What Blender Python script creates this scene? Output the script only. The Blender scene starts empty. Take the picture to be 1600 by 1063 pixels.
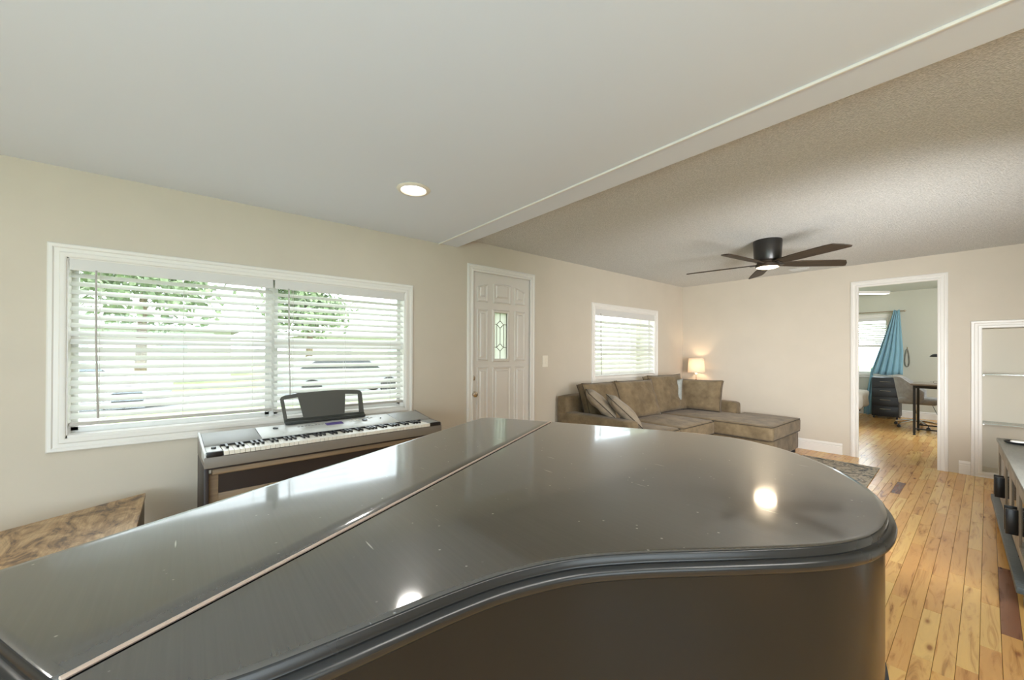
import bpy, bmesh, math, random
from mathutils import Vector, Matrix, noise
R = math.radians
PI = math.pi
random.seed(7)
scene = bpy.context.scene
COL = scene.collection

# ------------------------------------------------------------------ camera
cam_d = bpy.data.cameras.new('camera')
cam = bpy.data.objects.new('camera', cam_d); COL.objects.link(cam)
cam_d.sensor_width = 36.0; cam_d.sensor_fit = 'HORIZONTAL'
cam_d.lens = 613.2/1600*36
cam_d.shift_y = 17.70/1600
cam_d.clip_start = 0.02; cam_d.clip_end = 300
yw, pt, rl = R(50.478), R(0.212), R(0.239)
Fv = Vector((-math.sin(yw)*math.cos(pt), math.cos(yw)*math.cos(pt), math.sin(pt)))
Rv = Vector((math.cos(yw), math.sin(yw), 0)); Uv = Rv.cross(Fv)
R2 = Rv*math.cos(rl)+Uv*math.sin(rl); U2 = -Rv*math.sin(rl)+Uv*math.cos(rl)
m = Matrix((R2, U2, -Fv)).transposed().to_4x4(); m.translation = Vector((3.2943, 0, 1.29))
cam.matrix_world = m
scene.camera = cam

# ------------------------------------------------------------------ world, sun, lights, exposure
scene.view_settings.view_transform = 'Standard'
scene.view_settings.look = 'None'
scene.view_settings.gamma = 1.0
scene.view_settings.use_curve_mapping = False
scene.view_settings.exposure = 0.0
w = bpy.data.worlds.new('sky'); scene.world = w; w.use_nodes = True
bg = w.node_tree.nodes['Background']; bg.inputs[0].default_value = (0.86, 0.93, 1.0, 1); bg.inputs[1].default_value = 6.0
sd = bpy.data.lights.new('sun', 'SUN'); sd.energy = 5.0; sd.angle = R(3); sd.color = (1, .96, .9)
so = bpy.data.objects.new('sun', sd); COL.objects.link(so); so.rotation_euler = (R(14), R(38), 0)

def area(name, loc, target, sx, sy, watts, color, spread=180):
    d = bpy.data.lights.new(name, 'AREA'); d.shape = 'RECTANGLE'; d.size = sx; d.size_y = sy
    d.energy = watts; d.color = color; d.spread = R(spread)
    o = bpy.data.objects.new(name, d); COL.objects.link(o); o.location = loc
    o.rotation_euler = (Vector(target)-Vector(loc)).to_track_quat('-Z', 'Y').to_euler()
    return o
area('ceiling_fill_light', (4.4, -1.6, 0.9), (3.2, -.6, 2.6), 2.4, 1.4, 105, (.68, .87, 1))  # added uplight behind the camera, bounces fill off the ceiling
area('kitchen_fill_light', (4.9, 0.9, 2.24), (4.6, 1.2, 0), 1.2, 0.4, 22, (1, .96, .9))  # unseen panel added overhead to brighten the kitchen side
area('living_fill_light', (3.85, 2.75, 1.15), (1.2, 5.9, 1.25), 1.0, 1.0, 50, (.97, .98, 1), 105)
area('bedroom_fill_light', (4.0, 8.6, 2.3), (2.2, 10.5, 0.8), 1.2, 1.2, 90, (.93, .97, 1))  # unseen area light added to brighten the bedroom

# ------------------------------------------------------------------ materials
def mat(name, color=(.8, .8, .8), rough=.5, metal=0, **kw):
    mt = bpy.data.materials.new(name); mt.use_nodes = True
    b = mt.node_tree.nodes['Principled BSDF']
    b.inputs['Base Color'].default_value = (*color, 1); b.inputs['Roughness'].default_value = rough
    b.inputs['Metallic'].default_value = metal
    if 'ior' in kw: b.inputs['IOR'].default_value = kw['ior']
    if 'emit' in kw:
        b.inputs['Emission Color'].default_value = (*kw.get('ecol', color), 1); b.inputs['Emission Strength'].default_value = kw['emit']
    if 'trans' in kw: b.inputs['Transmission Weight'].default_value = kw['trans']
    if 'sheen' in kw: b.inputs['Sheen Weight'].default_value = kw['sheen']
    if 'sub' in kw: b.inputs['Subsurface Weight'].default_value = kw['sub']
    return mt
def nd(mt, t, **props):
    n = mt.node_tree.nodes.new(t)
    for k, v in props.items(): setattr(n, k, v)
    return n
def lk(mt, a, b): mt.node_tree.links.new(a, b)
def bsdf(mt): return mt.node_tree.nodes['Principled BSDF']
def coords(mt, scale=(1, 1, 1), kind='Object'):
    tc = nd(mt, 'ShaderNodeTexCoord'); mp = nd(mt, 'ShaderNodeMapping'); mp.inputs['Scale'].default_value = scale
    lk(mt, tc.outputs[kind], mp.inputs[0]); return mp.outputs[0]
def noise_tex(mt, vec, scale, detail=4, rough=.55, dist=0):
    n = nd(mt, 'ShaderNodeTexNoise'); n.inputs['Scale'].default_value = scale; n.inputs['Detail'].default_value = detail
    n.inputs['Roughness'].default_value = rough; n.inputs['Distortion'].default_value = dist
    lk(mt, vec, n.inputs['Vector']); return n.outputs['Fac']
def ramp(mt, fac, stops):
    r = nd(mt, 'ShaderNodeValToRGB'); e = r.color_ramp.elements
    while len(e) < len(stops): e.new(.5)
    for i, (p, c) in enumerate(stops):
        e[i].position = p; e[i].color = (*c, 1) if len(c) == 3 else c
    lk(mt, fac, r.inputs[0]); return r.outputs[0]
def bump(mt, fac, strength=.2, dist=.01):
    b = nd(mt, 'ShaderNodeBump'); b.inputs['Strength'].default_value = strength; b.inputs['Distance'].default_value = dist
    lk(mt, fac, b.inputs['Height']); lk(mt, b.outputs[0], bsdf(mt).inputs['Normal']); return b
def mixc(mt, fac, a, b, blend='MIX'):
    mx = nd(mt, 'ShaderNodeMix', data_type='RGBA', blend_type=blend)
    for s, v in ((mx.inputs[0], fac), (mx.inputs[6], a), (mx.inputs[7], b)):
        if isinstance(v, (int, float)): s.default_value = v
        elif isinstance(v, tuple): s.default_value = (*v, 1)
        else: lk(mt, v, s)
    return mx.outputs[2]
def mottled(name, c1, c2, scale, rough=.6, bs=0, bd=.005, detail=4, sc=(1, 1, 1), metal=0, **kw):
    mt = mat(name, c1, rough, metal, **kw); v = coords(mt, sc); f = noise_tex(mt, v, scale, detail)
    lk(mt, ramp(mt, f, [(.35, c1), (.65, c2)]), bsdf(mt).inputs['Base Color'])
    if bs: bump(mt, f, bs, bd)
    return mt

M = {}
M['wall'] = mottled('wall_paint', (.60, .535, .44), (.62, .552, .455), 3, .75)
bump(M['wall'], noise_tex(M['wall'], coords(M['wall']), 60, 3), .06, .004)
M['ceil'] = mat('smooth_ceiling', (.76, .80, .87), .8)
def popcorn():
    mt = mat('popcorn_ceiling', (.74, .70, .63), .9); v = coords(mt)
    a = noise_tex(mt, v, 130, 3, .6); b = nd(mt, 'ShaderNodeTexVoronoi'); b.inputs['Scale'].default_value = 105; lk(mt, v, b.inputs['Vector'])
    s = nd(mt, 'ShaderNodeMath', operation='SUBTRACT'); lk(mt, a, s.inputs[0])
    mu = nd(mt, 'ShaderNodeMath', operation='MULTIPLY'); mu.inputs[1].default_value = .5; lk(mt, b.outputs['Distance'], mu.inputs[0]); lk(mt, mu.outputs[0], s.inputs[1])
    bump(mt, s.outputs[0], .7, .010)
    lk(mt, ramp(mt, s.outputs[0], [(.15, (.60, .60, .57)), (.45, (.77, .76, .73))]), bsdf(mt).inputs['Base Color'])
    return mt
M['pop'] = popcorn()
M['trim'] = mat('white_trim_paint', (.80, .765, .71), .38)
M['door'] = mat('white_door_paint', (.74, .69, .63), .4)
M['blind'] = mat('white_blind', (.88, .87, .84), .45)
_nt = M['blind'].node_tree; _t = _nt.nodes.new('ShaderNodeBsdfTranslucent'); _t.inputs[0].default_value = (.9, .89, .86, 1); _m = _nt.nodes.new('ShaderNodeMixShader'); _m.inputs[0].default_value = .30
_nt.links.new(_nt.nodes['Principled BSDF'].outputs[0], _m.inputs[1]); _nt.links.new(_t.outputs[0], _m.inputs[2]); _nt.links.new(_m.outputs[0], _nt.nodes['Material Output'].inputs[0])
M['valance'] = mat('blind_valance', (.68, .66, .63), .5)
M['railtaupe'] = mat('blind_bottom_rail', (.50, .46, .41), .5)
M['cord'] = mat('white_cord', (.7, .68, .64), .7)
M['wand'] = mat('clear_wand', (.45, .42, .38), .25)
M['alu'] = mat('window_aluminium', (.72, .71, .69), .4, .1)
def glass():
    mt = bpy.data.materials.new('window_glass'); mt.use_nodes = True; nt = mt.node_tree; nt.nodes.clear()
    o = nt.nodes.new('ShaderNodeOutputMaterial'); mx = nt.nodes.new('ShaderNodeMixShader'); t = nt.nodes.new('ShaderNodeBsdfTransparent'); g = nt.nodes.new('ShaderNodeBsdfGlossy')
    g.inputs['Roughness'].default_value = .02; lw = nt.nodes.new('ShaderNodeLayerWeight'); pw = nt.nodes.new('ShaderNodeMath'); pw.operation = 'POWER'; pw.inputs[1].default_value = 5.0; f = nt.nodes.new('ShaderNodeMath'); f.operation = 'MULTIPLY_ADD'; f.inputs[1].default_value = .9; f.inputs[2].default_value = .05
    nt.links.new(lw.outputs['Facing'], pw.inputs[0]); nt.links.new(pw.outputs[0], f.inputs[0]); t.inputs[0].default_value = (.95, .97, .96, 1)
    nt.links.new(f.outputs[0], mx.inputs[0]); nt.links.new(t.outputs[0], mx.inputs[1]); nt.links.new(g.outputs[0], mx.inputs[2]); nt.links.new(mx.outputs[0], o.inputs[0]); return mt
M['glass'] = glass()
M['shelfglass'] = mat('shelf_glass', (.70, .78, .74), .08, 0, ior=1.5); bsdf(M['shelfglass']).inputs['Alpha'].default_value = .55
def doorglass():
    mt = bpy.data.materials.new('frosted_door_glass'); mt.use_nodes = True; nt = mt.node_tree; nt.nodes.clear()
    o = nt.nodes.new('ShaderNodeOutputMaterial'); a = nt.nodes.new('ShaderNodeMixShader'); a.inputs[0].default_value = .7
    t = nt.nodes.new('ShaderNodeBsdfTransparent'); t.inputs[0].default_value = (.42, .43, .40, 1); l = nt.nodes.new('ShaderNodeBsdfTranslucent'); l.inputs[0].default_value = (.62, .62, .56, 1)
    g = nt.nodes.new('ShaderNodeBsdfGlossy'); g.inputs['Roughness'].default_value = .1; b_ = nt.nodes.new('ShaderNodeMixShader'); b_.inputs[0].default_value = .05
    nt.links.new(t.outputs[0], a.inputs[1]); nt.links.new(l.outputs[0], a.inputs[2]); nt.links.new(a.outputs[0], b_.inputs[1]); nt.links.new(g.outputs[0], b_.inputs[2]); nt.links.new(b_.outputs[0], o.inputs[0]); return mt
M['dglass'] = doorglass()
M['came'] = mat('lead_came', (.16, .14, .11), .45, .3)
M['nickel'] = mat('satin_nickel', (.55, .47, .38), .22, 1)
M['chrome'] = mat('chrome', (.8, .8, .8), .12, 1)
M['hinge'] = mat('painted_hinge', (.8, .76, .69), .35)
M['plate'] = mat('switch_plastic', (.82, .76, .64), .4)
# floor planks: hickory with knots
def plank_mat(name, c1, c2, c3, island=False):
    mt = mat(name, c1, .24, 0, ior=1.6); v = coords(mt, (1, 1, 1), 'Object')
    if island:
        g = nd(mt, 'ShaderNodeNewGeometry'); rnd = g.outputs['Random Per Island']
    else:
        g = nd(mt, 'ShaderNodeObjectInfo'); rnd = g.outputs['Random']
    geo = nd(mt, 'ShaderNodeNewGeometry')
    mp = nd(mt, 'ShaderNodeMapping'); mp.inputs['Scale'].default_value = (14, 1.6, 14); lk(mt, geo.outputs['Position'], mp.inputs[0])
    cmb = nd(mt, 'ShaderNodeCombineXYZ'); m7 = nd(mt, 'ShaderNodeMath', operation='MULTIPLY'); m7.inputs[1].default_value = 37
    lk(mt, rnd, m7.inputs[0]); lk(mt, m7.outputs[0], cmb.inputs[1]); lk(mt, cmb.outputs[0], mp.inputs['Location'])
    f = noise_tex(mt, mp.outputs[0], 1.3, 6, .6, 1.2)
    base = ramp(mt, rnd, [(0, c2), (.3, c1), (.6, c3), (.85, c1), (1, c2)])
    grain = ramp(mt, f, [(.30, (.42, .32, .26)), (.38, (.80, .72, .66)), (.46, (.98, .97, .96)), (.6, (1.04, 1.04, 1.0)), (.70, (.80, .66, .56))])
    c = mixc(mt, 1.0, base, grain, 'MULTIPLY')
    mp2 = nd(mt, 'ShaderNodeMapping'); mp2.inputs['Scale'].default_value = (9, 3.2, 9); lk(mt, geo.outputs['Position'], mp2.inputs[0]); lk(mt, cmb.outputs[0], mp2.inputs['Location'])
    vo = nd(mt, 'ShaderNodeTexVoronoi'); vo.inputs['Scale'].default_value = .95; lk(mt, mp2.outputs[0], vo.inputs['Vector'])
    kn = ramp(mt, vo.outputs['Distance'], [(0, (.30, .18, .12)), (.055, (.42, .27, .18)), (.10, (.85, .8, .75)), (.16, (1, 1, 1))])
    c2_ = mixc(mt, .95, c, kn, 'MULTIPLY')
    lk(mt, c2_, bsdf(mt).inputs['Base Color'])
    bump(mt, f, .05, .003)
    return mt
M['plank'] = plank_mat('hickory_plank', (.74, .42, .135), (.66, .34, .11), (.80, .52, .185))
M['plankfield'] = plank_mat('hickory_plank_field', (.74, .42, .135), (.66, .34, .11), (.80, .52, .185), True)
M['plankdark'] = plank_mat('dark_plank', (.26, .115, .065), (.22, .09, .055), (.30, .14, .08))
M['underfloor'] = mat('plank_joint', (.16, .08, .04), .7)
M['concrete'] = mat('slab', (.3, .25, .2), .9)
# piano lacquer
def lacquer(name, base, rough, scratch=True):
    mt = mat(name, base, rough, 0, ior=2.0); v = coords(mt)
    f1 = noise_tex(mt, v, 5, 5, .6)
    mr = nd(mt, 'ShaderNodeMapRange'); mr.inputs[1].default_value = .3; mr.inputs[2].default_value = .7; mr.inputs[3].default_value = rough*.75; mr.inputs[4].default_value = rough*1.25
    lk(mt, f1, mr.inputs[0]); lk(mt, mr.outputs[0], bsdf(mt).inputs['Roughness'])
    if scratch:
        # brushed lines, specks and a few long scratches worn into the lacquer
        tcv = coords(mt)
        rot = nd(mt, 'ShaderNodeMapping'); rot.inputs['Rotation'].default_value = (0, 0, R(62)); rot.inputs['Scale'].default_value = (1.2, 60, 1); lk(mt, tcv, rot.inputs[0])
        st = noise_tex(mt, rot.outputs[0], 3, 4, .7)
        vo = nd(mt, 'ShaderNodeTexVoronoi'); vo.inputs['Scale'].default_value = 34; lk(mt, tcv, vo.inputs['Vector'])
        sp = ramp(mt, vo.outputs['Distance'], [(0, (1, 1, 1)), (.05, (1, 1, 1)), (.085, (0, 0, 0))])
        gate = ramp(mt, noise_tex(mt, v, 9, 2), [(.47, (0, 0, 0)), (.56, (1, 1, 1))])
        spg = mixc(mt, 1.0, sp, gate, 'MULTIPLY')
        wv = nd(mt, 'ShaderNodeMapping'); wv.inputs['Rotation'].default_value = (0, 0, R(20)); wv.inputs['Scale'].default_value = (2.0, 26, 1); lk(mt, tcv, wv.inputs[0])
        vs = nd(mt, 'ShaderNodeTexVoronoi'); vs.inputs['Scale'].default_value = 1.5; lk(mt, wv.outputs[0], vs.inputs['Vector'])
        lines = ramp(mt, vs.outputs['Distance'], [(0, (1, 1, 1)), (.03, (1, 1, 1)), (.06, (0, 0, 0))])
        al = mixc(mt, 1.0, spg, lines, 'ADD')
        c = mixc(mt, al, base, (.34, .33, .31))
        dust = mixc(mt, ramp(mt, st, [(.35, (0, 0, 0)), (.75, (.30, .30, .30))]), c, tuple(x*2.0+.015 for x in base))
        lk(mt, dust, bsdf(mt).inputs['Base Color'])
    return mt
M['lid'] = lacquer('worn_black_lacquer', (.024, .0225, .019), .075)
for _k, _v in (('IOR', 2.5), ('Coat Weight', .9), ('Coat IOR', 1.38), ('Coat Roughness', .32)): bsdf(M['lid']).inputs[_k].default_value = _v
M['rim'] = lacquer('case_lacquer', (.0085, .009, .009), .2, False); bsdf(M['rim']).inputs['IOR'].default_value = 1.40
M['mould'] = lacquer('moulding_lacquer', (.012, .012, .012), .24, False); bsdf(M['mould']).inputs['IOR'].default_value = 1.52
M['hingebrass'] = mat('pinkish_brass', (.62, .48, .40), .4, .35)
M['brass'] = mat('aged_brass', (.55, .38, .26), .35, .9)
M['iron'] = mat('black_felt', (.01, .01, .01), .8)
M['ivory'] = mat('white_key', (.82, .78, .70), .3)
M['ebony'] = mat('black_key', (.015, .015, .015), .25)
M['silver'] = mat('silver_plastic', (.62, .62, .60), .38, .1)
M['greyplastic'] = mat('grey_plastic', (.30, .295, .28), .42)
M['taupe'] = mat('taupe_plastic', (.21, .18, .15), .45)
M['black'] = mat('black_plastic', (.012, .012, .013), .3)
M['blackmatte'] = mat('black_matte', (.02, .019, .018), .6)
M['rack'] = mat('rack_plastic', (.085, .082, .072), .4)
M['lcd'] = mat('lcd_screen', (.06, .045, .13), .2, emit=.25, ecol=(.16, .12, .4))
M['standwood'] = mottled('stand_wood', (.22, .15, .09), (.30, .21, .13), 4, .5, sc=(1, 12, 12))
M['standdark'] = mat('stand_panel', (.022, .014, .013), .45)
def rustic():
    mt = mat('rustic_wood', (.25, .14, .06), .38); v = coords(mt, (1.6, 3.2, 1)); f = noise_tex(mt, v, 2.6, 8, .66, 1.6)
    f2 = noise_tex(mt, coords(mt, (1, 22, 1)), 5, 5, .7, .3)
    a = ramp(mt, f, [(.28, (.045, .028, .017)), (.40, (.13, .07, .032)), (.48, (.36, .21, .095)), (.60, (.56, .37, .19)), (.8, (.20, .11, .055))])
    b = ramp(mt, f2, [(.3, (.55, .5, .48)), (.6, (1, 1, 1))])
    lk(mt, mixc(mt, .8, a, b, 'MULTIPLY'), bsdf(mt).inputs['Base Color']); bump(mt, f2, .15, .003); return mt
M['rustic'] = rustic()
M['rusticside'] = mottled('rustic_side', (.14, .09, .05), (.20, .135, .08), 5, .5, sc=(8, 8, 1))
def fabric(name, c1, c2, scale=7):
    mt = mat(name, c1, .85, 0, sheen=.12); v = coords(mt); f = noise_tex(mt, v, scale, 6, .65); g = noise_tex(mt, v, 220, 2)
    lk(mt, mixc(mt, .25, ramp(mt, f, [(.32, c1), (.66, c2)]), ramp(mt, g, [(.3, (.6, .6, .6)), (.7, (1, 1, 1))]), 'MULTIPLY'), bsdf(mt).inputs['Base Color'])
    bump(mt, g, .25, .003); return mt
M['sofa'] = fabric('chenille', (.125, .086, .043), (.245, .178, .098))
M['pillow'] = fabric('chenille_light', (.24, .19, .135), (.36, .30, .22), 9)
M['palepillow'] = fabric('pale_weave', (.30, .32, .30), (.42, .44, .41), 30)
M['piping'] = mat('dark_piping', (.055, .042, .028), .8)
M['fanblack'] = mat('fan_black', (.016, .014, .012), .32)
M['blade'] = mottled('walnut_blade', (.022, .013, .006), (.050, .031, .015), 3, .6, sc=(1, 14, 1))
M['lens'] = mat('lamp_lens', (1, .93, .8), .4, emit=5, ecol=(1, .80, .52))
M['downlens'] = mat('downlight_lens', (1, 1, 1), .4, emit=5, ecol=(1, .97, .93))
M['shade'] = mat('linen_shade', (.62, .54, .45), .9, sub=0); bsdf(M['shade']).inputs['Transmission Weight'].default_value = 0
M['bulb'] = mat('bulb', (1, .9, .7), .4, emit=4, ecol=(1, .80, .55))
M['copper'] = mat('copper_base', (.50, .22, .14), .25, .8)
M['consoletop'] = mottled('grey_laminate', (.20, .205, .185), (.24, .24, .215), 9, .45, sc=(1, 8, 1))
M['console'] = mottled('greige_wood', (.27, .235, .19), (.33, .29, .235), 5, .5, sc=(10, 1, 1))
M['consoledark'] = mottled('slate_wood', (.055, .068, .072), (.095, .11, .112), 8, .45, sc=(10, 1, 1))
M['candle'] = mat('white_wax', (.85, .84, .8), .5)
M['curtain'] = mat('blue_curtain', (.22, .40, .48), .85, sheen=.3)
M['blackdrawer'] = mat('black_drawer', (.022, .024, .026), .42)
M['bedspread'] = mottled('bedspread', (.55, .50, .42), (.64, .6, .52), 9, .9)
M['chairgrey'] = fabric('grey_felt', (.30, .29, .27), (.40, .39, .37), 14)
M['deskwood'] = mottled('desk_wood', (.20, .16, .12), (.28, .23, .18), 5, .4, sc=(1, 9, 1))
M['bedwall'] = mat('bedroom_wall', (.56, .55, .46), .8)
M['bedceil'] = mat('bedroom_ceiling', (.66, .71, .68), .8)
M['nichepaint'] = mat('niche_paint', (.76, .70, .585), .7)
M['kitchenwall'] = mat('kitchen_wall', (.66, .62, .55), .8)
def rugm():
    mt = mat('rug_pile', (.4, .36, .3), .95); v = coords(mt); f = noise_tex(mt, v, 5.5, 4, .5, 2.2)
    lk(mt, ramp(mt, f, [(.36, (.10, .10, .10)), (.42, (.20, .21, .21)), (.46, (.46, .41, .33)), (.56, (.52, .47, .39)), (.60, (.15, .14, .13)), (.64, (.40, .36, .29)), (.8, (.30, .31, .31))]), bsdf(mt).inputs['Base Color'])
    bump(mt, noise_tex(mt, v, 300, 2), .4, .004); return mt
M['rug'] = rugm()
M['grass'] = mottled('lawn_grass', (.20, .29, .10), (.30, .40, .15), 3, .9, .4, .03)
M['asphalt'] = mottled('asphalt', (.22, .22, .22), (.28, .28, .27), 20, .9)
M['leafgreen'] = mottled('tree_leaves', (.13, .18, .09), (.26, .33, .19), 6, .8)
M['bark'] = mottled('bark', (.12, .09, .06), (.2, .15, .1), 9, .9)
M['stucco'] = mottled('stucco', (.55, .53, .50), (.62, .6, .57), 6, .9)
M['roof'] = mottled('roof_shingle', (.22, .2, .2), (.3, .28, .27), 10, .9)
M['carpaint'] = mat('car_paint', (.35, .37, .40), .3, .3)
M['carglass'] = mat('car_glass', (.03, .035, .04), .1)
M['paleglass'] = mat('pale_window', (.30, .33, .36), .2)
M['rubber'] = mat('rubber', (.02, .02, .02), .8)

# ------------------------------------------------------------------ geometry helpers
class B:
    def __init__(s): s.bm = bmesh.new()
    def face(s, vs, f): 
        bv = [s.bm.verts.new(v) for v in vs]
        for q in f:
            try: s.bm.faces.new([bv[i] for i in q])
            except ValueError: pass
        return bv
    def box(s, x0, x1, y0, y1, z0, z1):
        v = [(x, y, z) for z in (z0, z1) for y in (y0, y1) for x in (x0, x1)]
        s.face(v, [(0, 2, 3, 1), (4, 5, 7, 6), (0, 1, 5, 4), (2, 6, 7, 3), (0, 4, 6, 2), (1, 3, 7, 5)]); return s
    def prism(s, poly, z0, z1, T=None):
        n = len(poly); T = T or (lambda x, y, z: (x, y, z))
        v = [T(x, y, z0) for x, y in poly]+[T(x, y, z1) for x, y in poly]
        s.face(v, [tuple(range(n-1, -1, -1)), tuple(range(n, 2*n))]+[(i, (i+1) % n, n+(i+1) % n, n+i) for i in range(n)]); return s
    def lathe(s, prof, c=(0, 0, 0), seg=24, axis='z'):
        vs = []; n = len(prof)
        for k in range(seg):
            a = 2*PI*k/seg
            for r, h in prof:
                p = (r*math.cos(a), r*math.sin(a), h)
                if axis == 'x': p = (h, r*math.cos(a), r*math.sin(a))
                if axis == 'y': p = (r*math.cos(a), h, r*math.sin(a))
                vs.append((p[0]+c[0], p[1]+c[1], p[2]+c[2]))
        fs = [(k*n+i, ((k+1) % seg)*n+i, ((k+1) % seg)*n+i+1, k*n+i+1) for k in range(seg) for i in range(n-1)]
        if prof[0][0] > 1e-6: fs.append(tuple(k*n for k in range(seg-1, -1, -1)))
        if prof[-1][0] > 1e-6: fs.append(tuple(k*n+n-1 for k in range(seg)))
        s.face(vs, fs); return s
    def tube(s, pts, r, seg=8, closed=False):
        pts = [Vector(p) for p in pts]; n = len(pts); vs = []
        up = None
        for i, p in enumerate(pts):
            if closed: t = (pts[(i+1) % n]-pts[i-1])
            else: t = pts[min(i+1, n-1)]-pts[max(i-1, 0)]
            t.normalize()
            if up is None: up = Vector((0, 0, 1)) if abs(t.z) < .9 else Vector((1, 0, 0))
            a = t.cross(up).normalized(); b = a.cross(t).normalized(); up = b
            rr = r[i] if isinstance(r, (list, tuple)) else r
            for k in range(seg):
                q = 2*PI*k/seg; vs.append(p+a*(rr*math.cos(q))+b*(rr*math.sin(q)))
        fs = [(i*seg+k, i*seg+(k+1) % seg, ((i+1) % n)*seg+(k+1) % seg, ((i+1) % n)*seg+k) for i in range(n if closed else n-1) for k in range(seg)]
        if not closed: fs += [tuple(range(seg-1, -1, -1)), tuple((n-1)*seg+k for k in range(seg))]
        s.face(vs, fs); return s
    def frame(s, corners, prof, T, closed=True, outward=1):
        """mitred moulding: corners = 2D polygon (ccw), prof = [(outset, height)], T(a,b,h)->xyz"""
        n = len(corners); k = len(prof); vs = []
        for i in range(n):
            p = Vector(corners[i]); a = Vector(corners[i-1]); b = Vector(corners[(i+1) % n])
            if not closed and i == 0: a = p-(b-p)
            if not closed and i == n-1: b = p+(p-a)
            d1 = (p-a).normalized(); d2 = (b-p).normalized(); n1 = Vector((d1.y, -d1.x)); n2 = Vector((d2.y, -d2.x))
            mm = (n1+n2); mm = mm/max(mm.dot(n1), .2)
            for o, h in prof:
                q = p+mm*o*outward; vs.append(T(q.x, q.y, h))
        fs = [(i*k+j, ((i+1) % n)*k+j, ((i+1) % n)*k+j+1, i*k+j+1) for i in range(n if closed else n-1) for j in range(k-1)]
        fs += [(i*k+k-1, ((i+1) % n)*k+k-1, ((i+1) % n)*k, i*k) for i in range(n if closed else n-1)]
        if not closed: fs += [tuple(range(k)), tuple((n-1)*k+j for j in range(k-1, -1, -1))]
        s.face(vs, fs); return s
    def done(s, name, mt, parent=None, smooth=None, bevel=0, seg=2, mesh_only=False):
        bmesh.ops.recalc_face_normals(s.bm, faces=s.bm.faces)
        if bevel:
            es = [e for e in s.bm.edges if len(e.link_faces) == 2 and e.calc_face_angle(0) > R(35)]
            bmesh.ops.bevel(s.bm, geom=es, offset=bevel, segments=seg, profile=.5, affect='EDGES', clamp_overlap=True)
        me = bpy.data.meshes.new(name); s.bm.to_mesh(me); s.bm.free()
        if smooth is None: smooth = R(40)
        if smooth:
            for p in me.polygons: p.use_smooth = True
            me.set_sharp_from_angle(angle=smooth)
        me.materials.append(mt)
        if mesh_only: return me
        o = bpy.data.objects.new(name, me); COL.objects.link(o)
        if parent: o.parent = parent
        return o
def tag(o, label=None, cat=None, group=None, kind=None):
    if label: o['label'] = label
    if cat: o['category'] = cat
    if group: o['group'] = group
    if kind: o['kind'] = kind
    return o
def thing(name, label, cat, loc=(0, 0, 0), rz=0, group=None):
    o = bpy.data.objects.new(name, None); COL.objects.link(o); o.location = loc; o.rotation_euler = (0, 0, rz)
    o.empty_display_size = .1
    return tag(o, label, cat, group)
def sroot(name, loc=(0, 0, 0)):
    o = bpy.data.objects.new(name, None); COL.objects.link(o); o.location = loc; o['kind'] = 'structure'; return o
def inst(name, me, parent, loc=(0, 0, 0), rot=(0, 0, 0), sc=(1, 1, 1)):
    o = bpy.data.objects.new(name, me); COL.objects.link(o); o.parent = parent; o.location = loc; o.rotation_euler = rot; o.scale = sc; return o

# constants of the house
D = 6.475; WT = .12; H1 = 2.319; H2 = 2.412; XR = 4.3
BY0, BY1 = 1.824, 2.025
BD0, BD1 = D+WT, 11.35           # bedroom
CASE = [(-.002, 0), (-.002, .010), (.006, .016), (.020, .018), (.026, .013), (.044, .013), (.050, .019), (.064, .021), (.070, .016), (.070, 0)]
CASEN = CASE                      # outset from opening edge

# ------------------------------------------------------------------ structure: walls with openings
def wall(name, plane, c0, c1, a0, a1, z0, z1, holes, mt, mt2=None):
    """box wall; plane 'x' spans y(a) and z; plane 'y' spans x(a) and z; holes=[(a0,a1,z0,z1)]"""
    xs = sorted({a0, a1, *[h[0] for h in holes], *[h[1] for h in holes]}); zs = sorted({z0, z1, *[h[2] for h in holes], *[h[3] for h in holes]})
    b = B()
    for i in range(len(xs)-1):
        for j in range(len(zs)-1):
            ca, cz = (xs[i]+xs[i+1])/2, (zs[j]+zs[j+1])/2
            if any(h[0] < ca < h[1] and h[2] < cz < h[3] for h in holes): continue
            if plane == 'x': b.box(c0, c1, xs[i], xs[i+1], zs[j], zs[j+1])
            else: b.box(xs[i], xs[i+1], c0, c1, zs[j], zs[j+1])
    bm = b.bm
    bmesh.ops.remove_doubles(bm, verts=bm.verts, dist=1e-5)
    inner = [f for f in bm.faces if False]
    # drop the interior double faces
    seen = {}
    for f in list(bm.faces):
        k = tuple(sorted(round(v.co.x, 4)*1e6+round(v.co.y, 4)*1e3+round(v.co.z, 4) for v in f.verts)); seen.setdefault(k, []).append(f)
    kill = [f for fs in seen.values() if len(fs) > 1 for f in fs]
    bmesh.ops.delete(bm, geom=kill, context='FACES')
    o = b.done(name, mt, smooth=0); o['kind'] = 'structure'; return o

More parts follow.
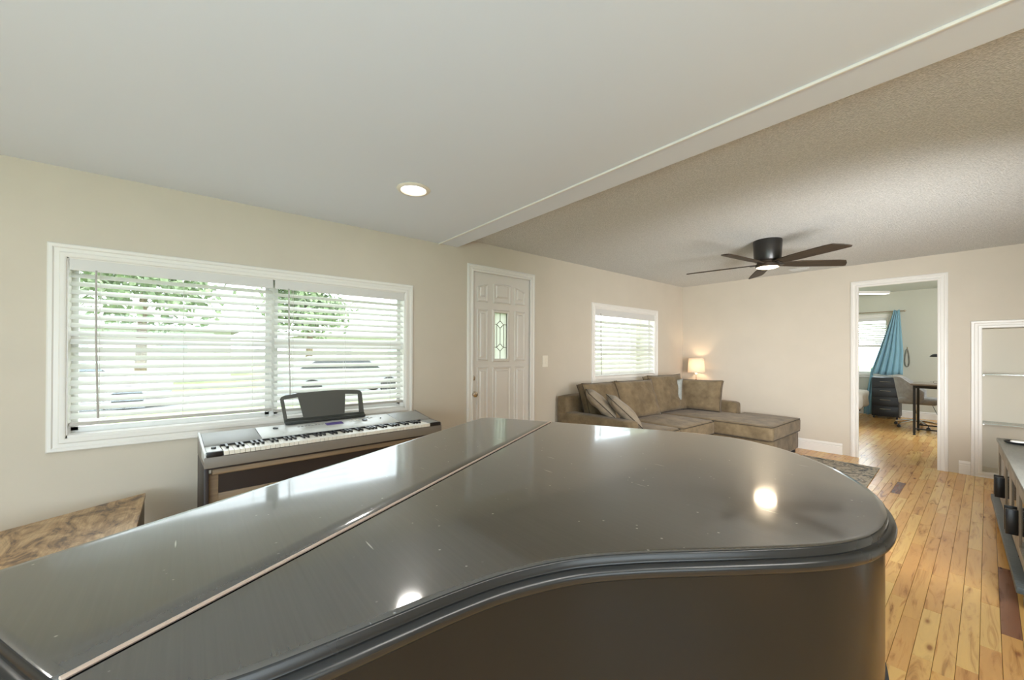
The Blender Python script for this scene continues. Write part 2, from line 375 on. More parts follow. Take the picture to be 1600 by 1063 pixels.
W1 = (-.530, 1.483, .797, 1.820)      # window opening y0,y1,z0,z1 (living, big)
W2 = (4.130, 5.590, .960, 1.885)
FD = (2.137, 3.045, 0.0, 2.180)
DO = (2.190, 3.014, 0.0, 2.200)       # doorway in far wall, x
NI = (3.256, 4.10, .055, 1.572)       # niche
BW = (.60, 1.95, .86, 2.07)           # bedroom window (x)
wall('wall_left', 'x', -WT, 0, -3.3, D, 0, 2.6, [W1, W2, FD], M['wall'])
wall('wall_far', 'y', D, D+WT, -.0, XR, 0, 2.6, [DO, NI], M['wall'])
wall('wall_rear', 'y', -3.3-WT, -3.3, -WT, 6.3, 0, 2.6, [(2.6, 5.4, .0, 2.1)], M['kitchenwall'])
wall('wall_right', 'x', XR, XR+WT, 2.5, D+WT, 0, 2.6, [], M['wall'])
wall('wall_kitchen', 'x', 6.3, 6.3+WT, -3.3, 2.5+WT, 0, 2.6, [(-1.8, .4, 1.0, 2.05)], M['kitchenwall'])
wall('wall_kitchen_return', 'y', 2.5, 2.5+WT, XR+WT, 6.3, 0, 2.6, [], M['kitchenwall'])
wall('wall_bedroom_far', 'y', BD1, BD1+WT, -.9, 5.2, 0, 2.75, [BW], M['bedwall'])
wall('wall_bedroom_left', 'x', -.9-WT, -.9, D, BD1+WT, 0, 2.75, [(8.2, 10.0, .9, 2.0)], M['bedwall'])
wall('wall_bedroom_right', 'x', 5.2, 5.2+WT, D+WT, BD1+WT, 0, 2.75, [], M['bedwall'])
wall('wall_bedroom_near', 'y', D+WT, D+WT+.01, -.9, 5.2, 0, 2.75, [DO, NI], M['bedwall'])
# niche back and sides
b = B(); b.box(NI[0]-.02, NI[1]+.02, D+.30, D+.32, NI[2]-.02, NI[3]+.02).box(NI[0]-.02, NI[0], D+.02, D+.30, NI[2]-.02, NI[3]+.02).box(NI[1], NI[1]+.02, D+.02, D+.30, NI[2]-.02, NI[3]+.02)
b.box(NI[0], NI[1], D+.02, D+.30, NI[2]-.02, NI[2]+.003).box(NI[0], NI[1], D+.02, D+.30, NI[3], NI[3]+.02)
tag(b.done('wall_niche', M['nichepaint'], smooth=0), kind='structure')
# ceilings
tag(B().box(-WT, 6.4, -3.4, BY0, H1, H1+.06).done('ceiling', M['ceil'], smooth=0), kind='structure')
tag(B().box(-WT, XR+WT, BY1, D+WT, H2, H2+.06).done('ceiling_textured', M['pop'], smooth=0), kind='structure')
tag(B().box(XR, 6.4, BY1, 2.7, H2, H2+.06).done('ceiling_kitchen', M['ceil'], smooth=0), kind='structure')
tag(B().box(-WT+.12, 6.3, BY0, BY1, H1-.001, H2+.06).done('ceiling_beam', M['pop' if False else 'ceil'], smooth=0, bevel=.003), kind='structure')
tag(B().box(0, 6.3, BY0-.012, BY0, H1-.012, H1).done('trim_1', M['trim'], smooth=0, bevel=.003), kind='structure')
tag(B().box(-1.0, 5.3, D+WT, BD1+WT, 2.60, 2.66).done('ceiling_bedroom', M['bedceil'], smooth=0), kind='structure')

# floor: base, one plank at a time where they can be picked apart, a joined field beyond
floor = B().box(-1.0, 6.4, -3.4, BD1+WT, -.06, -.006).done('floor', M['underfloor'], smooth=0); floor['kind'] = 'structure'
PW = .062
pm = []
for Lp in (.32, .48, .66, .9):
    me = B().box(-PW/2+.0007, PW/2-.0007, -Lp/2+.0007, Lp/2-.0007, -.012, 0).done('plank', M['plank'], smooth=0, bevel=.0008, seg=1, mesh_only=True)
    md = me.copy(); md.materials.clear(); md.materials.append(M['plankdark']); pm.append((Lp, me, md))
rp = random.Random(5)
X0, X1, Y0, Y1 = 3.3335-PW*11, 3.3335+PW*9, 1.5, 5.75
i = 0; x = X0
while x < X1-1e-4:
    # one hand-set dark board where the photograph shows it
    segs = []
    y = Y0+rp.uniform(-.25, 0)
    key = abs(x-3.3335) < .01
    key2 = abs(x-(3.3335-PW*2)) < .01
    if key: segs = [(y0_, L_, dk) for y0_, L_, dk in ((1.35, .66, 0), (2.01, .9, 0), (2.91, .9, 1), (3.81, .48, 0), (4.29, .66, 0), (4.95, .9, 0))]
    else:
        while y < Y1-.1:
            L_ = rp.choice((.32, .48, .48, .66, .66, .9)); segs.append((y, L_, 1 if (rp.random() < .012) else 0)); y += L_
    for y0_, L_, dk in segs:
        me = [q for q in pm if q[0] == L_][0][2 if dk else 1]
        o = inst('plank', me, floor, (x+PW/2, y0_+L_/2, 0))
        if dk: o['label'] = 'dark reddish brown plank'
    ends = (segs[0][0], segs[-1][0]+segs[-1][1])
    pm_x = x; i += 1
    # joined continuation strips either side of the single planks
    if 'fld' not in globals(): fld = B(); fld2 = B()
    for (ya, yb) in ((-1.0, ends[0]), (ends[1], D+WT/2)):
        y = ya
        while y < yb-1e-3:
            L_ = min(rp.choice((.32, .48, .66, .9)), yb-y)
            fld.box(x+.0007, x+PW-.0007, y+.0007, y+L_-.0007, -.012, 0); y += L_
    x += PW
XA = X1
for (xa, xb, ya, yb) in ((-.0, X0, -3.3, D+WT/2), (XA, 6.3, -3.3, 2.5), (XA, XR, 2.5, D), (-.9, 5.2, D+WT/2, BD1)):
    x = xa
    while x < xb-1e-3:
        x2 = min(x+PW, xb); y = ya-rp.uniform(0, .3); 
        while y < yb-1e-3:
            L_ = rp.choice((.48, .66, .9)); y2 = min(y+L_, yb)
            if y2 > ya+.001: fld.box(x+.0007, x2-.0007, max(y, ya)+.0007, y2-.0007, -.012, 0)
            y += L_
        x = x2
o = fld.done('plank_field', M['plankfield'], floor, smooth=0); o['kind'] = 'stuff'

# ------------------------------------------------------------------ casings, baseboards
TX = lambda x0: (lambda a, b_, h: (x0+h, a, b_))             # on wall_left (faces +x)
TY = lambda y0: (lambda a, b_, h: (a, y0-h, b_))             # on far wall (faces -y)
def rect(r): return [(r[0], r[2]), (r[1], r[2]), (r[1], r[3]), (r[0], r[3])]
def open_rect(r): return [(r[1], 0), (r[1], r[3]), (r[0], r[3]), (r[0], 0)]

def window(name, r, rail, recess=-.095, T='x', at=0, two=True, light_label=None):
    root = sroot(name)
    y0, y1, z0, z1 = r
    def bx(b, a0, a1, d0, d1, zz0, zz1):
        if T == 'x': b.box(at+d0, at+d1, a0, a1, zz0, zz1)
        else: b.box(a0, a1, at-d1, at-d0, zz0, zz1)
    f = (lambda a, b_, h: (at+h, a, b_)) if T == 'x' else (lambda a, b_, h: (a, at-h, b_))
    B().frame(rect(r), CASEN, f).done('casing', M['trim'], root, smooth=R(30))
    b = B()  # reveal lining
    t = .008
    bx(b, y0, y1, -WT, .004, z0, z0+t*2.2); bx(b, y0, y1, -WT, .004, z1-t, z1); bx(b, y0, y0+t, -WT, .004, z0, z1); bx(b, y1-t, y1, -WT, .004, z0, z1)
    b.done('reveal', M['trim'], root, smooth=0)
    mids = [(y0+y1)/2] if two else []
    spans = [(y0+t, (y0+y1)/2-.012), ((y0+y1)/2+.012, y1-t)] if two else [(y0+t, y1-t)]
    if two:
        b = B(); bx(b, mids[0]-.015, mids[0]+.015, -.11, -.07, z0, z1); b.done('mullion', M['alu'], root, smooth=0)
    for (a, c) in spans:
        b = B()
        for q0, q1, zz0, zz1 in ((a, c, z0+.015, z0+.05), (a, c, z1-.04, z1-.008), (a, a+.028, z0+.03, z1-.02), (c-.028, c, z0+.03, z1-.02)):
            bx(b, q0, q1, -.108, -.086, zz0, zz1)
        b.done('sash_frame', M['alu'], root, smooth=0)
        b = B(); bx(b, a, c, -.108, -.080, rail-.02, rail+.022); b.done('meeting_rail', M['trim'], root, smooth=0)
        b = B(); bx(b, a+.02, c-.02, -.099, -.096, z0+.04, z1-.03); b.done('pane', M['glass'], root, smooth=0)
    return root
window('window_1', W1, 1.352)
window('window_2', W2, 1.40, two=False)

def blind(label, y0, y1, ztop, zbot, tilt, wand_y=None, wand_z=None, xc=-.034, pitch=.0475, group=None, T='x', at=0, zig=True, sw=.052, valance=.062):
    root = thing('window_blind', label, 'blind', (xc if T == 'x' else y0, y0 if T == 'x' else at-xc, zbot), 0, group)
    L = y1-y0; off = Vector(root.location)
    if T == 'x': root.rotation_euler = (0, 0, R(90))   # local x -> +y, local y -> -x (outwards)
    else: root.location = (y0, at-xc, zbot)
    s = 1 if T == 'x' else 1
    H = ztop-zbot
    B().box(0, L, -.026, .026, H-valance+.01, H).done('headrail', M['blind'], root, smooth=0)
    B().box(-.002, L+.002, -.036, -.029, H-valance-.006, H+.004).done('valance', M['valance'], root, smooth=0, bevel=.002)
    me = B()
    n = 5; vs = []
    for k in range(n):
        t = -sw/2+sw*k/(n-1); cr = .0035*(1-(2*t/sw)**2)
        vs.append((t, cr))
    poly = [(t, c+.0012) for t, c in vs]+[(t, c-.0012) for t, c in reversed(vs)]
    me.prism(poly, 0, L, T=lambda a, c, z: (z, a, c))
    slat = me.done('slat', M['blind'], smooth=R(50), mesh_only=True)
    nsl = int((H-valance-.035)/pitch)
    for k in range(nsl):
        z = .030+pitch*(k+.5)
        inst('slat', slat, root, (0, 0, z), (tilt+R(rp.uniform(-1.5, 1.5)), 0, 0))
    B().box(0, L, -.027, .027, 0, .020).done('bottom_rail', M['railtaupe'], root, smooth=0, bevel=.003)
    for k in range(3 if L < 1.2 else 4):
        yy = L*(.12+.76*k/(2 if L < 1.2 else 3))
        b = B(); b.tube([(yy, -.027, .01), (yy, -.027, H-valance)], .0011, 5); b.tube([(yy, .027, .01), (yy, .027, H-valance)], .0011, 5)
        b.done('ladder_cord', M['cord'], root)
    if wand_y is not None:
        a = wand_y-y0; b = B()
        b.tube([(a, -.040, H-.06), (a+.002, -.042, (H+wand_z-zbot)/2), (a+.012, -.044, wand_z-zbot)], .0048, 8); b.done('tilt_wand', M['wand'], root)
    return root
G = 'blinds on the long front window'
blind('wide white slatted blind, left half of the long window', -.518, .470, 1.816, .862, R(33), -.414, .90, group=G)
blind('white slatted blind behind the digital piano music rest, right half of window', .486, 1.472, 1.816, .848, R(33), .572, .945, group=G)
blind('white slatted blind in the small window above the sofa', 4.142, 5.578, 1.880, .968, R(40), 4.25, 1.0, pitch=.062, sw=.066, valance=.085)

# front door
FC = [(a+.0, h) for a, h in CASEN]
tr = sroot('trim_2'); B().frame(open_rect(FD), CASEN, TX(0), closed=False, outward=-1).done('casing', M['trim'], tr, smooth=R(30))
B().box(-WT, .001, FD[0], FD[0]+.012, 0, FD[3]).box(-WT, .001, FD[1]-.012, FD[1], 0, FD[3]).box(-WT, .001, FD[0], FD[1], FD[3]-.012, FD[3]).done('jamb', M['trim'], tr, smooth=0)
d1 = sroot('door_1', (0, 0, 0))
y0, y1 = FD[0]+.016, FD[1]-.016; zt = FD[3]-.018
gl = (2.487, 2.655, 1.225, 1.712)
ys = [y0, gl[0], gl[1], y1]; zs = [.006, gl[2], gl[3], zt]
b = B()
for i in range(3):
    for j in range(3):
        if i == 1 and j == 1: continue
        b.box(-.058, -.014, ys[i], ys[i+1], zs[j], zs[j+1])
bmesh.ops.remove_doubles(b.bm, verts=b.bm.verts, dist=1e-5)
b.done('leaf', M['door'], d1, smooth=0)
FX = -.014
PROF = [(0, 0), (-.002, .006), (-.008, .008), (-.016, .003), (-.020, 0)]
Tdoor = TX(FX)
def arcpoly(a0, a1, z0, zl, zr, n=8, cx=2.587, r=1.0, ztop=2.02):
    pts = [(a0, z0), (a1, z0)]
    for k in range(n+1):
        a = a1+(a0-a1)*k/n; t = (a-cx)/.33
        pts.append((a, ztop-(ztop-1.962)*t*t))
    return pts
panels = [arcpoly(2.264, 2.397, 1.811, 0, 0), arcpoly(2.470, 2.705, 1.811, 0, 0), arcpoly(2.757, 2.910, 1.815, 0, 0)]
for (a0, a1, z0, z1) in ((2.265, 2.398, 1.206, 1.736), (2.760, 2.911, 1.202, 1.744), (2.264, 2.405, .28, 1.141), (2.462, 2.705, .28, 1.139), (2.757, 2.909, .28, 1.143)):
    panels.append([(a0, z0), (a1, z0), (a1, z1), (a0, z1)])
for P in panels:
    b = B(); b.frame(P, [(0, -.004), (0, .006), (-.005, .013), (-.011, .013), (-.018, .0015), (-.018, -.004)], Tdoor)
    # raised field
    cxp = sum(p[0] for p in P)/len(P); czp = sum(p[1] for p in P)/len(P)
    a0, a1 = min(p[0] for p in P), max(p[0] for p in P); z0, z1 = min(p[1] for p in P), max(p[1] for p in P)
    f = .036
    q = [(cxp+(p[0]-cxp)*(1-2*f/(a1-a0)), czp+(p[1]-czp)*(1-2*f/(z1-z0))) for p in P]
    b.frame(q, [(0, -.004), (0, .0005), (-.010, .011), (-.0105, .0112)], Tdoor)
    q2 = [(cxp+(p[0]-cxp)*(1-2*(f+.0104)/(a1-a0)), czp+(p[1]-czp)*(1-2*(f+.0104)/(z1-z0))) for p in P]
    b.prism(q2, -.002, .0112, T=Tdoor)
    b.done('panel', M['door'], d1, smooth=R(25))
g = B(); g.box(-.026, -.023, gl[0]-.005, gl[1]+.005, gl[2]-.005, gl[3]+.005); g.done('pane', M['dglass'], d1, smooth=0)
B().frame(rect(gl), [(0, -.012), (0, .006), (.006, .014), (.022, .014), (.030, .006), (.033, -.004)], Tdoor).done('glass_frame', M['door'], d1, smooth=R(25))
b = B(); cy = 2.569; hx = -.021
def ln(p, q, r=.0036): b.tube([(hx, p[0], p[1]), (hx, q[0], q[1])], r, 6)
for zc, up in ((1.591, 1), (1.347, -1)):
    D4 = [(cy, zc+.039), (cy+.046, zc), (cy, zc-.039), (cy-.046, zc)]
    for k in range(4): ln(D4[k], D4[(k+1) % 4])
    ln((gl[0], zc), (cy-.046, zc)); ln((cy+.046, zc), (gl[1], zc))
ln((cy, 1.630), (cy, gl[3])); ln((cy, 1.308), (cy, gl[2])); ln((cy-.046, 1.591), (cy-.046, 1.347)); ln((cy+.046, 1.591), (cy+.046, 1.347)); ln((cy, 1.552), (cy, 1.386))
b.done('leaded_came', M['came'], d1)
for n_, z, prof in (('deadbolt', 1.031, [(0, 0), (.034, 0), (.034, .006), (.024, .014), (.022, .020), (0, .022)]), ('door_knob', .872, [(0, 0), (.036, 0), (.036, .005), (.015, .010), (.012, .030), (.024, .038), (.030, .052), (.026, .066), (.012, .073), (0, .074)])):
    o = B().lathe(prof, (FX, 2.209, z), 24, 'x').done(n_, M['nickel'], d1)
    if n_ == 'deadbolt':
        B().box(FX+.018, FX+.034, 2.203, 2.215, z-.018, z+.018).done('thumb_turn', M['nickel'], o, bevel=.003)
for z in (1.95, 1.067, .2): B().lathe([(0, -.05), (.0065, -.05), (.0065, .05), (0, .05)], (-.002, FD[1]-.010, z), 10).box(-.012, -.004, FD[1]-.030, FD[1]-.002, z-.05, z+.05).done('door_hinge', M['hinge'], d1)
for z in (1.031, .872): B().box(FX-.01, FX+.0015, y0-.002, y0+.004, z-.03, z+.03).done('strike_plate', M['nickel'], d1)
B().box(-.050, -.018, y0, y1, zt+.0005, zt+.006).box(-.050, -.018, y1+.0003, y1+.004, .01, zt).done('gap_shade', M['black'], d1, smooth=0)  # black strips stand in for the shade in the gap around the leaf
# light switch
sw = thing('light_switch', 'cream double rocker light switch beside the front door', 'switch', (0, 3.218, 1.193))
B().box(0, .006, -.044, .044, -.067, .067).done('cover_plate', M['plate'], sw, bevel=.003)
for dy in (-.022, .022): B().prism([(-.033, .0), (.033, 0), (.033, .004), (0, .002), (-.033, .006)], -.016, .016, T=lambda a, c, z, dy=dy: (.006+c, dy+z, a)).done('rocker', M['plate'], sw, smooth=0)

# far wall: doorway casing, open leaf, niche casing and shelves
tr = sroot('trim_3'); B().frame(open_rect(DO), [(a*1.12, h) for a, h in CASEN], TY(D), closed=False, outward=-1).done('casing', M['trim'], tr, smooth=R(30))
b = B(); b.box(DO[0], DO[0]+.016, D-.002, D+WT+.02, 0, DO[3]).box(DO[1]-.016, DO[1], D-.002, D+WT+.02, 0, DO[3]).box(DO[0], DO[1], D-.002, D+WT+.02, DO[3]-.016, DO[3]); b.done('jamb', M['trim'], tr, smooth=0)
b = B(); b.box(DO[0]+.016, DO[0]+.028, D+.03, D+.05, 0, DO[3]-.016).box(DO[1]-.028, DO[1]-.016, D+.03, D+.05, 0, DO[3]-.016); b.done('door_stop', M['trim'], tr, smooth=0)
d2 = sroot('door_2', (2.994, D+WT+.012, 0)); d2.rotation_euler = (0, 0, R(86))
B().box(0, .78, -.002, .036, .012, 2.165).done('leaf', M['trim'], d2, smooth=0, bevel=.002)
for z in (1.93, 1.1, .22): 
    o = B().box(-.010, .004, -.006, .034, z-.045, z+.045).lathe([(0, -.048), (.007, -.048), (.007, .048), (0, .048)], (-.006, -.008, z), 10).done('door_hinge', M['nickel'], d2, bevel=.001)
tr = sroot('trim_4'); B().frame(rect(NI), [(a*1.1, h) for a, h in CASEN], TY(D)).done('casing', M['trim'], tr, smooth=R(30))
for z in (1.077, .556):
    sh = thing('glass_shelf', 'upper thin glass shelf in the wall niche' if z > .8 else 'lower thin glass shelf in the wall niche', 'shelf', (NI[0], D+.16, z), 0, 'glass shelves in the niche')
    B().box(.002, NI[1]-NI[0]-.002, -.13, .13, 0, .008).done('pane', M['shelfglass'], sh, smooth=0)
    for px in (.006, NI[1]-NI[0]-.016):
        for py in (-.10, .10): B().box(px, px+.010, py-.008, py+.008, -.012, .0).done('shelf_pin', M['chrome'], sh, smooth=0)
BB = [(0, 0), (.017, 0), (.017, .098), (.010, .103), (.010, .109), (.015, .114), (.014, .124), (.007, .134), (.005, .140), (0, .141)]
def baseboard(name, p, q):
    p, q = Vector(p), Vector(q); d = (q-p).normalized(); n = Vector((-d.y, d.x)); L = (q-p).length
    o = B().prism(BB, 0, L, T=lambda a, c, z: (p.x+d.x*z+n.x*a, p.y+d.y*z+n.y*a, c)).done(name, M['trim'], smooth=R(30)); o['kind'] = 'structure'; return o
baseboard('baseboard_left', (0, FD[0]-.072), (0, -3.3)); baseboard('baseboard_left.001', (0, D), (0, FD[1]+.072))
baseboard('baseboard_far', (DO[0]-.08, D), (0.0, D)); baseboard('baseboard_far.001', (NI[0]-.079, D), (DO[1]+.08, D))
baseboard('baseboard_right', (XR, 2.5), (XR, D)); baseboard('baseboard_bedroom', (5.2, BD1), (-.9, BD1))
# rear sliding door (behind the camera)
d3 = sroot('door_3', (0, 0, 0))
b = B()
for a, c in ((2.6, 2.66), (3.97, 4.03), (5.34, 5.4)): b.box(a, c, -3.38, -3.33, 0, 2.1)
b.box(2.6, 5.4, -3.38, -3.33, 2.04, 2.1).box(2.6, 5.4, -3.38, -3.33, 0, .05); b.done('sliding_frame', M['trim'], d3, smooth=0)
for a, c in ((2.66, 3.97), (4.03, 5.34)): B().box(a, c, -3.36, -3.352, .05, 2.04).done('pane', M['glass'], d3, smooth=0)
w3 = sroot('window_3'); B().frame([(-1.8, 1.0), (.4, 1.0), (.4, 2.05), (-1.8, 2.05)], CASEN, lambda a, b_, h: (6.3-h, a, b_)).done('casing', M['trim'], w3, smooth=R(30)); B().box(6.35, 6.356, -1.8, .4, 1.0, 2.05).done('pane', M['glass'], w3, smooth=0)

# ------------------------------------------------------------------ GRAND PIANO
ctrl = [(2.425, -.2487), (2.525, -.2010), (2.625, -.1529), (2.700, -.1160), (2.7420, -.0940), (2.790, -.0620), (2.822, -.020), (2.839, .035), (2.846, .110), (2.8495, .190), (2.8535, .270), (2.866, .356), (2.898, .452), (2.951, .542), (3.008, .622), (3.058, .692), (3.102, .756), (3.137, .816), (3.160, .873), (3.1715, .926), (3.1752, .979), (3.1735, 1.030), (3.1672, 1.075), (3.154, 1.130), (3.133, 1.187), (3.107, 1.240), (3.068, 1.303), (3.005, 1.385), (2.937, 1.450), (2.862, 1.503), (2.790, 1.536), (2.715, 1.552), (2.640, 1.547), (2.560, 1.527), (2.490, 1.495), (2.380, 1.440), (2.262, 1.380), (2.150, 1.322), (2.0413, 1.2660), (1.960, 1.222), (1.880, 1.178), (1.812, 1.142), (1.780, 1.118), (1.766, 1.090), (1.768, 1.058)]
IH1, IH2 = 4, 38
def normals(P):
    n = len(P); out = []
    for i in range(n):
        a, p, b_ = Vector(P[i-1]), Vector(P[i]), Vector(P[(i+1) % n])
        d1_, d2_ = (p-a).normalized(), (b_-p).normalized(); n1 = Vector((d1_.y, -d1_.x)); n2 = Vector((d2_.y, -d2_.x)); mm = n1+n2
        out.append(mm/max(mm.dot(n1), .4))
    return out
def refine(P, i0, i1, k=3):
    """Catmull-Rom through P between indices; returns list"""
    out = []
    for i in range(i0, i1):
        p0, p1, p2, p3 = [Vector(P[max(0, min(len(P)-1, j))]) for j in (i-1, i, i+1, i+2)]
        for s_ in range(k):
            t = s_/k
            out.append(tuple(.5*((2*p1)+(p2-p0)*t+(2*p0-5*p1+4*p2-p3)*t*t+(3*p1-p0-3*p2+p3)*t**3)))
    out.append(tuple(P[i1])); return out
fl1 = refine(ctrl, 0, IH1); mid = refine(ctrl, IH1, IH2, 4); fl2 = refine(ctrl, IH2, len(ctrl)-1)
full = fl1[:-1]+mid[:-1]+fl2
full_n = normals(full)
nh1 = len(fl1)-1; nh2 = nh1+len(mid)-1
LZ = .98
LPROF = [(-.012, -.0004), (-.002, -.0006), (0, -.0025), (.0004, -.0120), (.0012, -.0142), (.0035, -.0148), (.0080, -.0166), (.0115, -.0205), (.0130, -.0255), (.0120, -.0315), (.0085, -.0360), (.004, -.0378), (-.004, -.038)]
def lid_piece(name, idx, mt, parent):
    b = B(); n = len(idx); k = len(LPROF); vs = []
    for i in idx:
        p = Vector(full[i]); nn = full_n[i]
        for o_, h in LPROF: q = p+nn*o_; vs.append((q.x, q.y, LZ+h))
    fs = [(a*k+j, ((a+1) % n)*k+j, ((a+1) % n)*k+j+1, a*k+j+1) for a in range(n) for j in range(k-1)]
    fs.append(tuple(a*k for a in range(n))); fs.append(tuple(a*k+k-1 for a in range(n-1, -1, -1)))
    b.face(vs, fs)
    bmesh.ops.triangulate(b.bm, faces=[f for f in b.bm.faces if len(f.verts) > 4])
    ob = b.done(name, mt, parent, smooth=R(50)); ob.data.materials.append(M['mould'])
    for p in ob.data.polygons:
        if not (p.normal.z > .9 and p.center.z > LZ-.002): p.material_index = 1
    return ob
piano = thing('grand_piano', 'worn black baby grand piano with closed lid filling the foreground', 'piano', (0, 0, 0))
sdir = Vector((.885, .466)).normalized()
gap = .0055
sav = list(full)
full[nh1] = tuple(Vector(full[nh1])+sdir*gap); full[nh2] = tuple(Vector(full[nh2])+sdir*gap)
lid = lid_piece('lid', list(range(nh1, nh2+1)), M['lid'], piano)
full = list(sav); full[nh1] = tuple(Vector(full[nh1])-sdir*.002); full[nh2] = tuple(Vector(full[nh2])-sdir*.002)
flap = lid_piece('front_flap', list(range(0, nh1+1))+list(range(nh2, len(full))), M['lid'], piano)
full = sav
h1_, h2_ = Vector(full[nh1]), Vector(full[nh2])
dd = (h2_-h1_).normalized()
p0 = h1_+dd*.004; p1 = h2_-dd*.004
hp = [(p0.x-.0025*sdir.x, p0.y-.0025*sdir.y, LZ+.0004), (p1.x-.0025*sdir.x, p1.y-.0025*sdir.y, LZ+.0004)]
B().tube(hp, .0028, 8).done('lid_hinge', M['hingebrass'], piano)
def inset_poly(d): return [tuple(Vector(p)+n_*(-d)) for p, n_ in zip(full, full_n)]
# rim: outer shell with an inner wall
def shell(name, d0, d1_, z0, z1, mt, parent, idx=None):
    A, Bq = inset_poly(d0), inset_poly(d1_); n = len(A); b = B()
    vs = [(x, y, z1) for x, y in A]+[(x, y, z0) for x, y in A]+[(x, y, z0) for x, y in Bq]+[(x, y, z1) for x, y in Bq]
    rng = range(n)
    fs = [(i+q*n, (i+1) % n+q*n, (i+1) % n+((q+1) % 4)*n, i+((q+1) % 4)*n) for q in range(4) for i in rng]
    b.face(vs, fs); return b.done(name, mt, parent, smooth=R(50))
shell('case_rim', .004, .040, .640, .9415, M['rim'], piano)
shell('case_moulding', -.002, .012, .640, .652, M['mould'], piano)
b = B(); P = inset_poly(.03); b.prism(P, .70, .72); bmesh.ops.triangulate(b.bm, faces=[f for f in b.bm.faces if len(f.verts) > 4]); b.done('soundboard', M['blackmatte'], piano, smooth=0)
# keybed in front of the long straight front edge
cF = Vector((2.425, -.2487)); aF = Vector((1.768, 1.075)); fd = (aF-cF).normalized(); fo = Vector((-fd.y, fd.x))   # outward
if fo.dot(Vector((-1, -.5))) < 0: fo = -fo
LF = (aF-cF).length
def PF(u, v, z): q = cF+fd*u+fo*v; return (q.x, q.y, z)
B().prism([(0.0, 0), (LF, 0), (LF, .24), (0, .24)], .60, .655, T=PF).done('keybed', M['rim'], piano, bevel=.004)
for u0, u1 in ((.0, .055), (LF-.055, LF)): B().prism([(u0, -.005), (u1, -.005), (u1, .235), (u0, .235)], .655, .80, T=PF).done('key_block', M['rim'], piano, bevel=.012)
B().prism([(.055, -.012), (LF-.055, -.012), (LF-.055, .010), (.055, .010)], .69, .88, T=PF).done('fallboard', M['rim'], piano, bevel=.005)
B().prism([(.055, .215), (LF-.055, .215), (LF-.055, .235), (.055, .235)], .655, .70, T=PF).done('key_slip', M['rim'], piano, bevel=.004)
b = B(); kw = (LF-.11)/52
for k in range(52): b.prism([(.055+kw*k+.0006, .012), (.055+kw*(k+1)-.0006, .012), (.055+kw*(k+1)-.0006, .165), (.055+kw*k+.0006, .165)], .665, .713, T=PF)
o = b.done('piano_keys', M['ivory'], piano, smooth=0)
def leg(x, y):
    B().lathe([(0, .066), (.030, .066), (.034, .085), (.028, .12), (.040, .22), (.055, .50), (.062, .60), (.062, .648), (0, .648)], (x, y, 0), 20).done('leg', M['rim'], piano)
    o = B().lathe([(0, 0), (.0, .0), (.022, .0), (.022, .045), (0, .045)], (x+.012, y, 0), 14).lathe([(0, .04), (.018, .04), (.018, .07), (0, .07)], (x, y, 0), 10).done('caster', M['brass'], piano)
leg(*PF(.14, -.16, 0)[:2]); leg(*PF(LF-.14, -.16, 0)[:2]); leg(2.93, 1.10)
b = B(); lx, ly, _ = PF(LF/2, .02, 0)
for s_ in (-.07, .07): q = PF(LF/2+s_, -.02, 0); b.tube([(q[0], q[1], .10), (q[0], q[1], .65)], .012, 10)
b.prism([(LF/2-.13, -.07), (LF/2+.13, -.07), (LF/2+.13, .04), (LF/2-.13, .04)], .06, .11, T=PF); b.done('pedal_lyre', M['rim'], piano, bevel=.003)
for s_ in (-.07, 0, .07): B().prism([(LF/2+s_-.014, .04), (LF/2+s_+.014, .04), (LF/2+s_+.018, .15), (LF/2+s_-.018, .15)], .068, .080, T=PF).done('pedal', M['brass'], piano, bevel=.003)

# ------------------------------------------------------------------ DIGITAL PIANO on its stand
KL = 1.475
ang = math.atan2(1.542-.069, .553-.628)
kb = thing('digital_piano', 'silver 88-key digital piano with grey music rest in front of the window', 'keyboard', (.628, .069, 0), ang)
# body: profile in (depth w, z), extruded along u
TU = lambda a, c, z: (z, a, c)
B().prism([(0, .662), (.43, .662), (.432, .690), (.430, .772), (.16, .700), (.158, .690), (.0, .690)], .0, KL, T=TU).done('body', M['taupe'], kb, bevel=.003)
B().prism([(-.006, .660), (.012, .660), (.012, .714), (.006, .7185), (-.004, .717)], 0, KL, T=TU).done('key_slip', M['taupe'], kb, smooth=R(30), bevel=.002)
pan = [(.160, .748), (.175, .757), (.395, .786), (.425, .784), (.432, .772), (.432, .700), (.165, .700)]
B().prism(pan, .295, 1.205, T=TU).done('control_panel', M['silver'], kb, bevel=.003)
for u0, u1 in ((.012, .293), (1.207, KL-.012)): B().prism(pan, u0, u1, T=TU).done('speaker_cover', M['greyplastic'], kb, bevel=.004)
B().prism([(.0, .690), (.16, .690), (.16, .742), (.432, .772), (.432, .790), (.41, .793), (.16, .752), (.03, .742), (0, .738)], 0, .011, T=TU).done('side_cheek', M['silver'], kb, bevel=.002)
B().prism([(.0, .690), (.16, .690), (.16, .742), (.432, .772), (.432, .790), (.41, .793), (.16, .752), (.03, .742), (0, .738)], KL-.011, KL, T=TU).done('side_cheek', M['taupe'], kb, bevel=.002)
K0, K1 = .085, 1.375
B().box(.012, K0-.004, .016, .162, .69, .746).done('end_block', M['silver'], kb, bevel=.004)
B().box(.008, K0-.003, -.002, .017, .718, .746).done('end_block_front', M['black'], kb, bevel=.004)
B().box(K1+.004, KL-.012, .016, .162, .69, .746).done('end_block', M['greyplastic'], kb, bevel=.004)
B().box(K1+.003, KL-.008, -.002, .017, .718, .746).done('end_block_front', M['black'], kb, bevel=.004)
B().lathe([(0, 0), (.012, 0), (.011, .010), (0, .012)], (.048, .085, .746), 16).done('pitch_wheel', M['black'], kb)
nw = 52; kw = (K1-K0)/nw
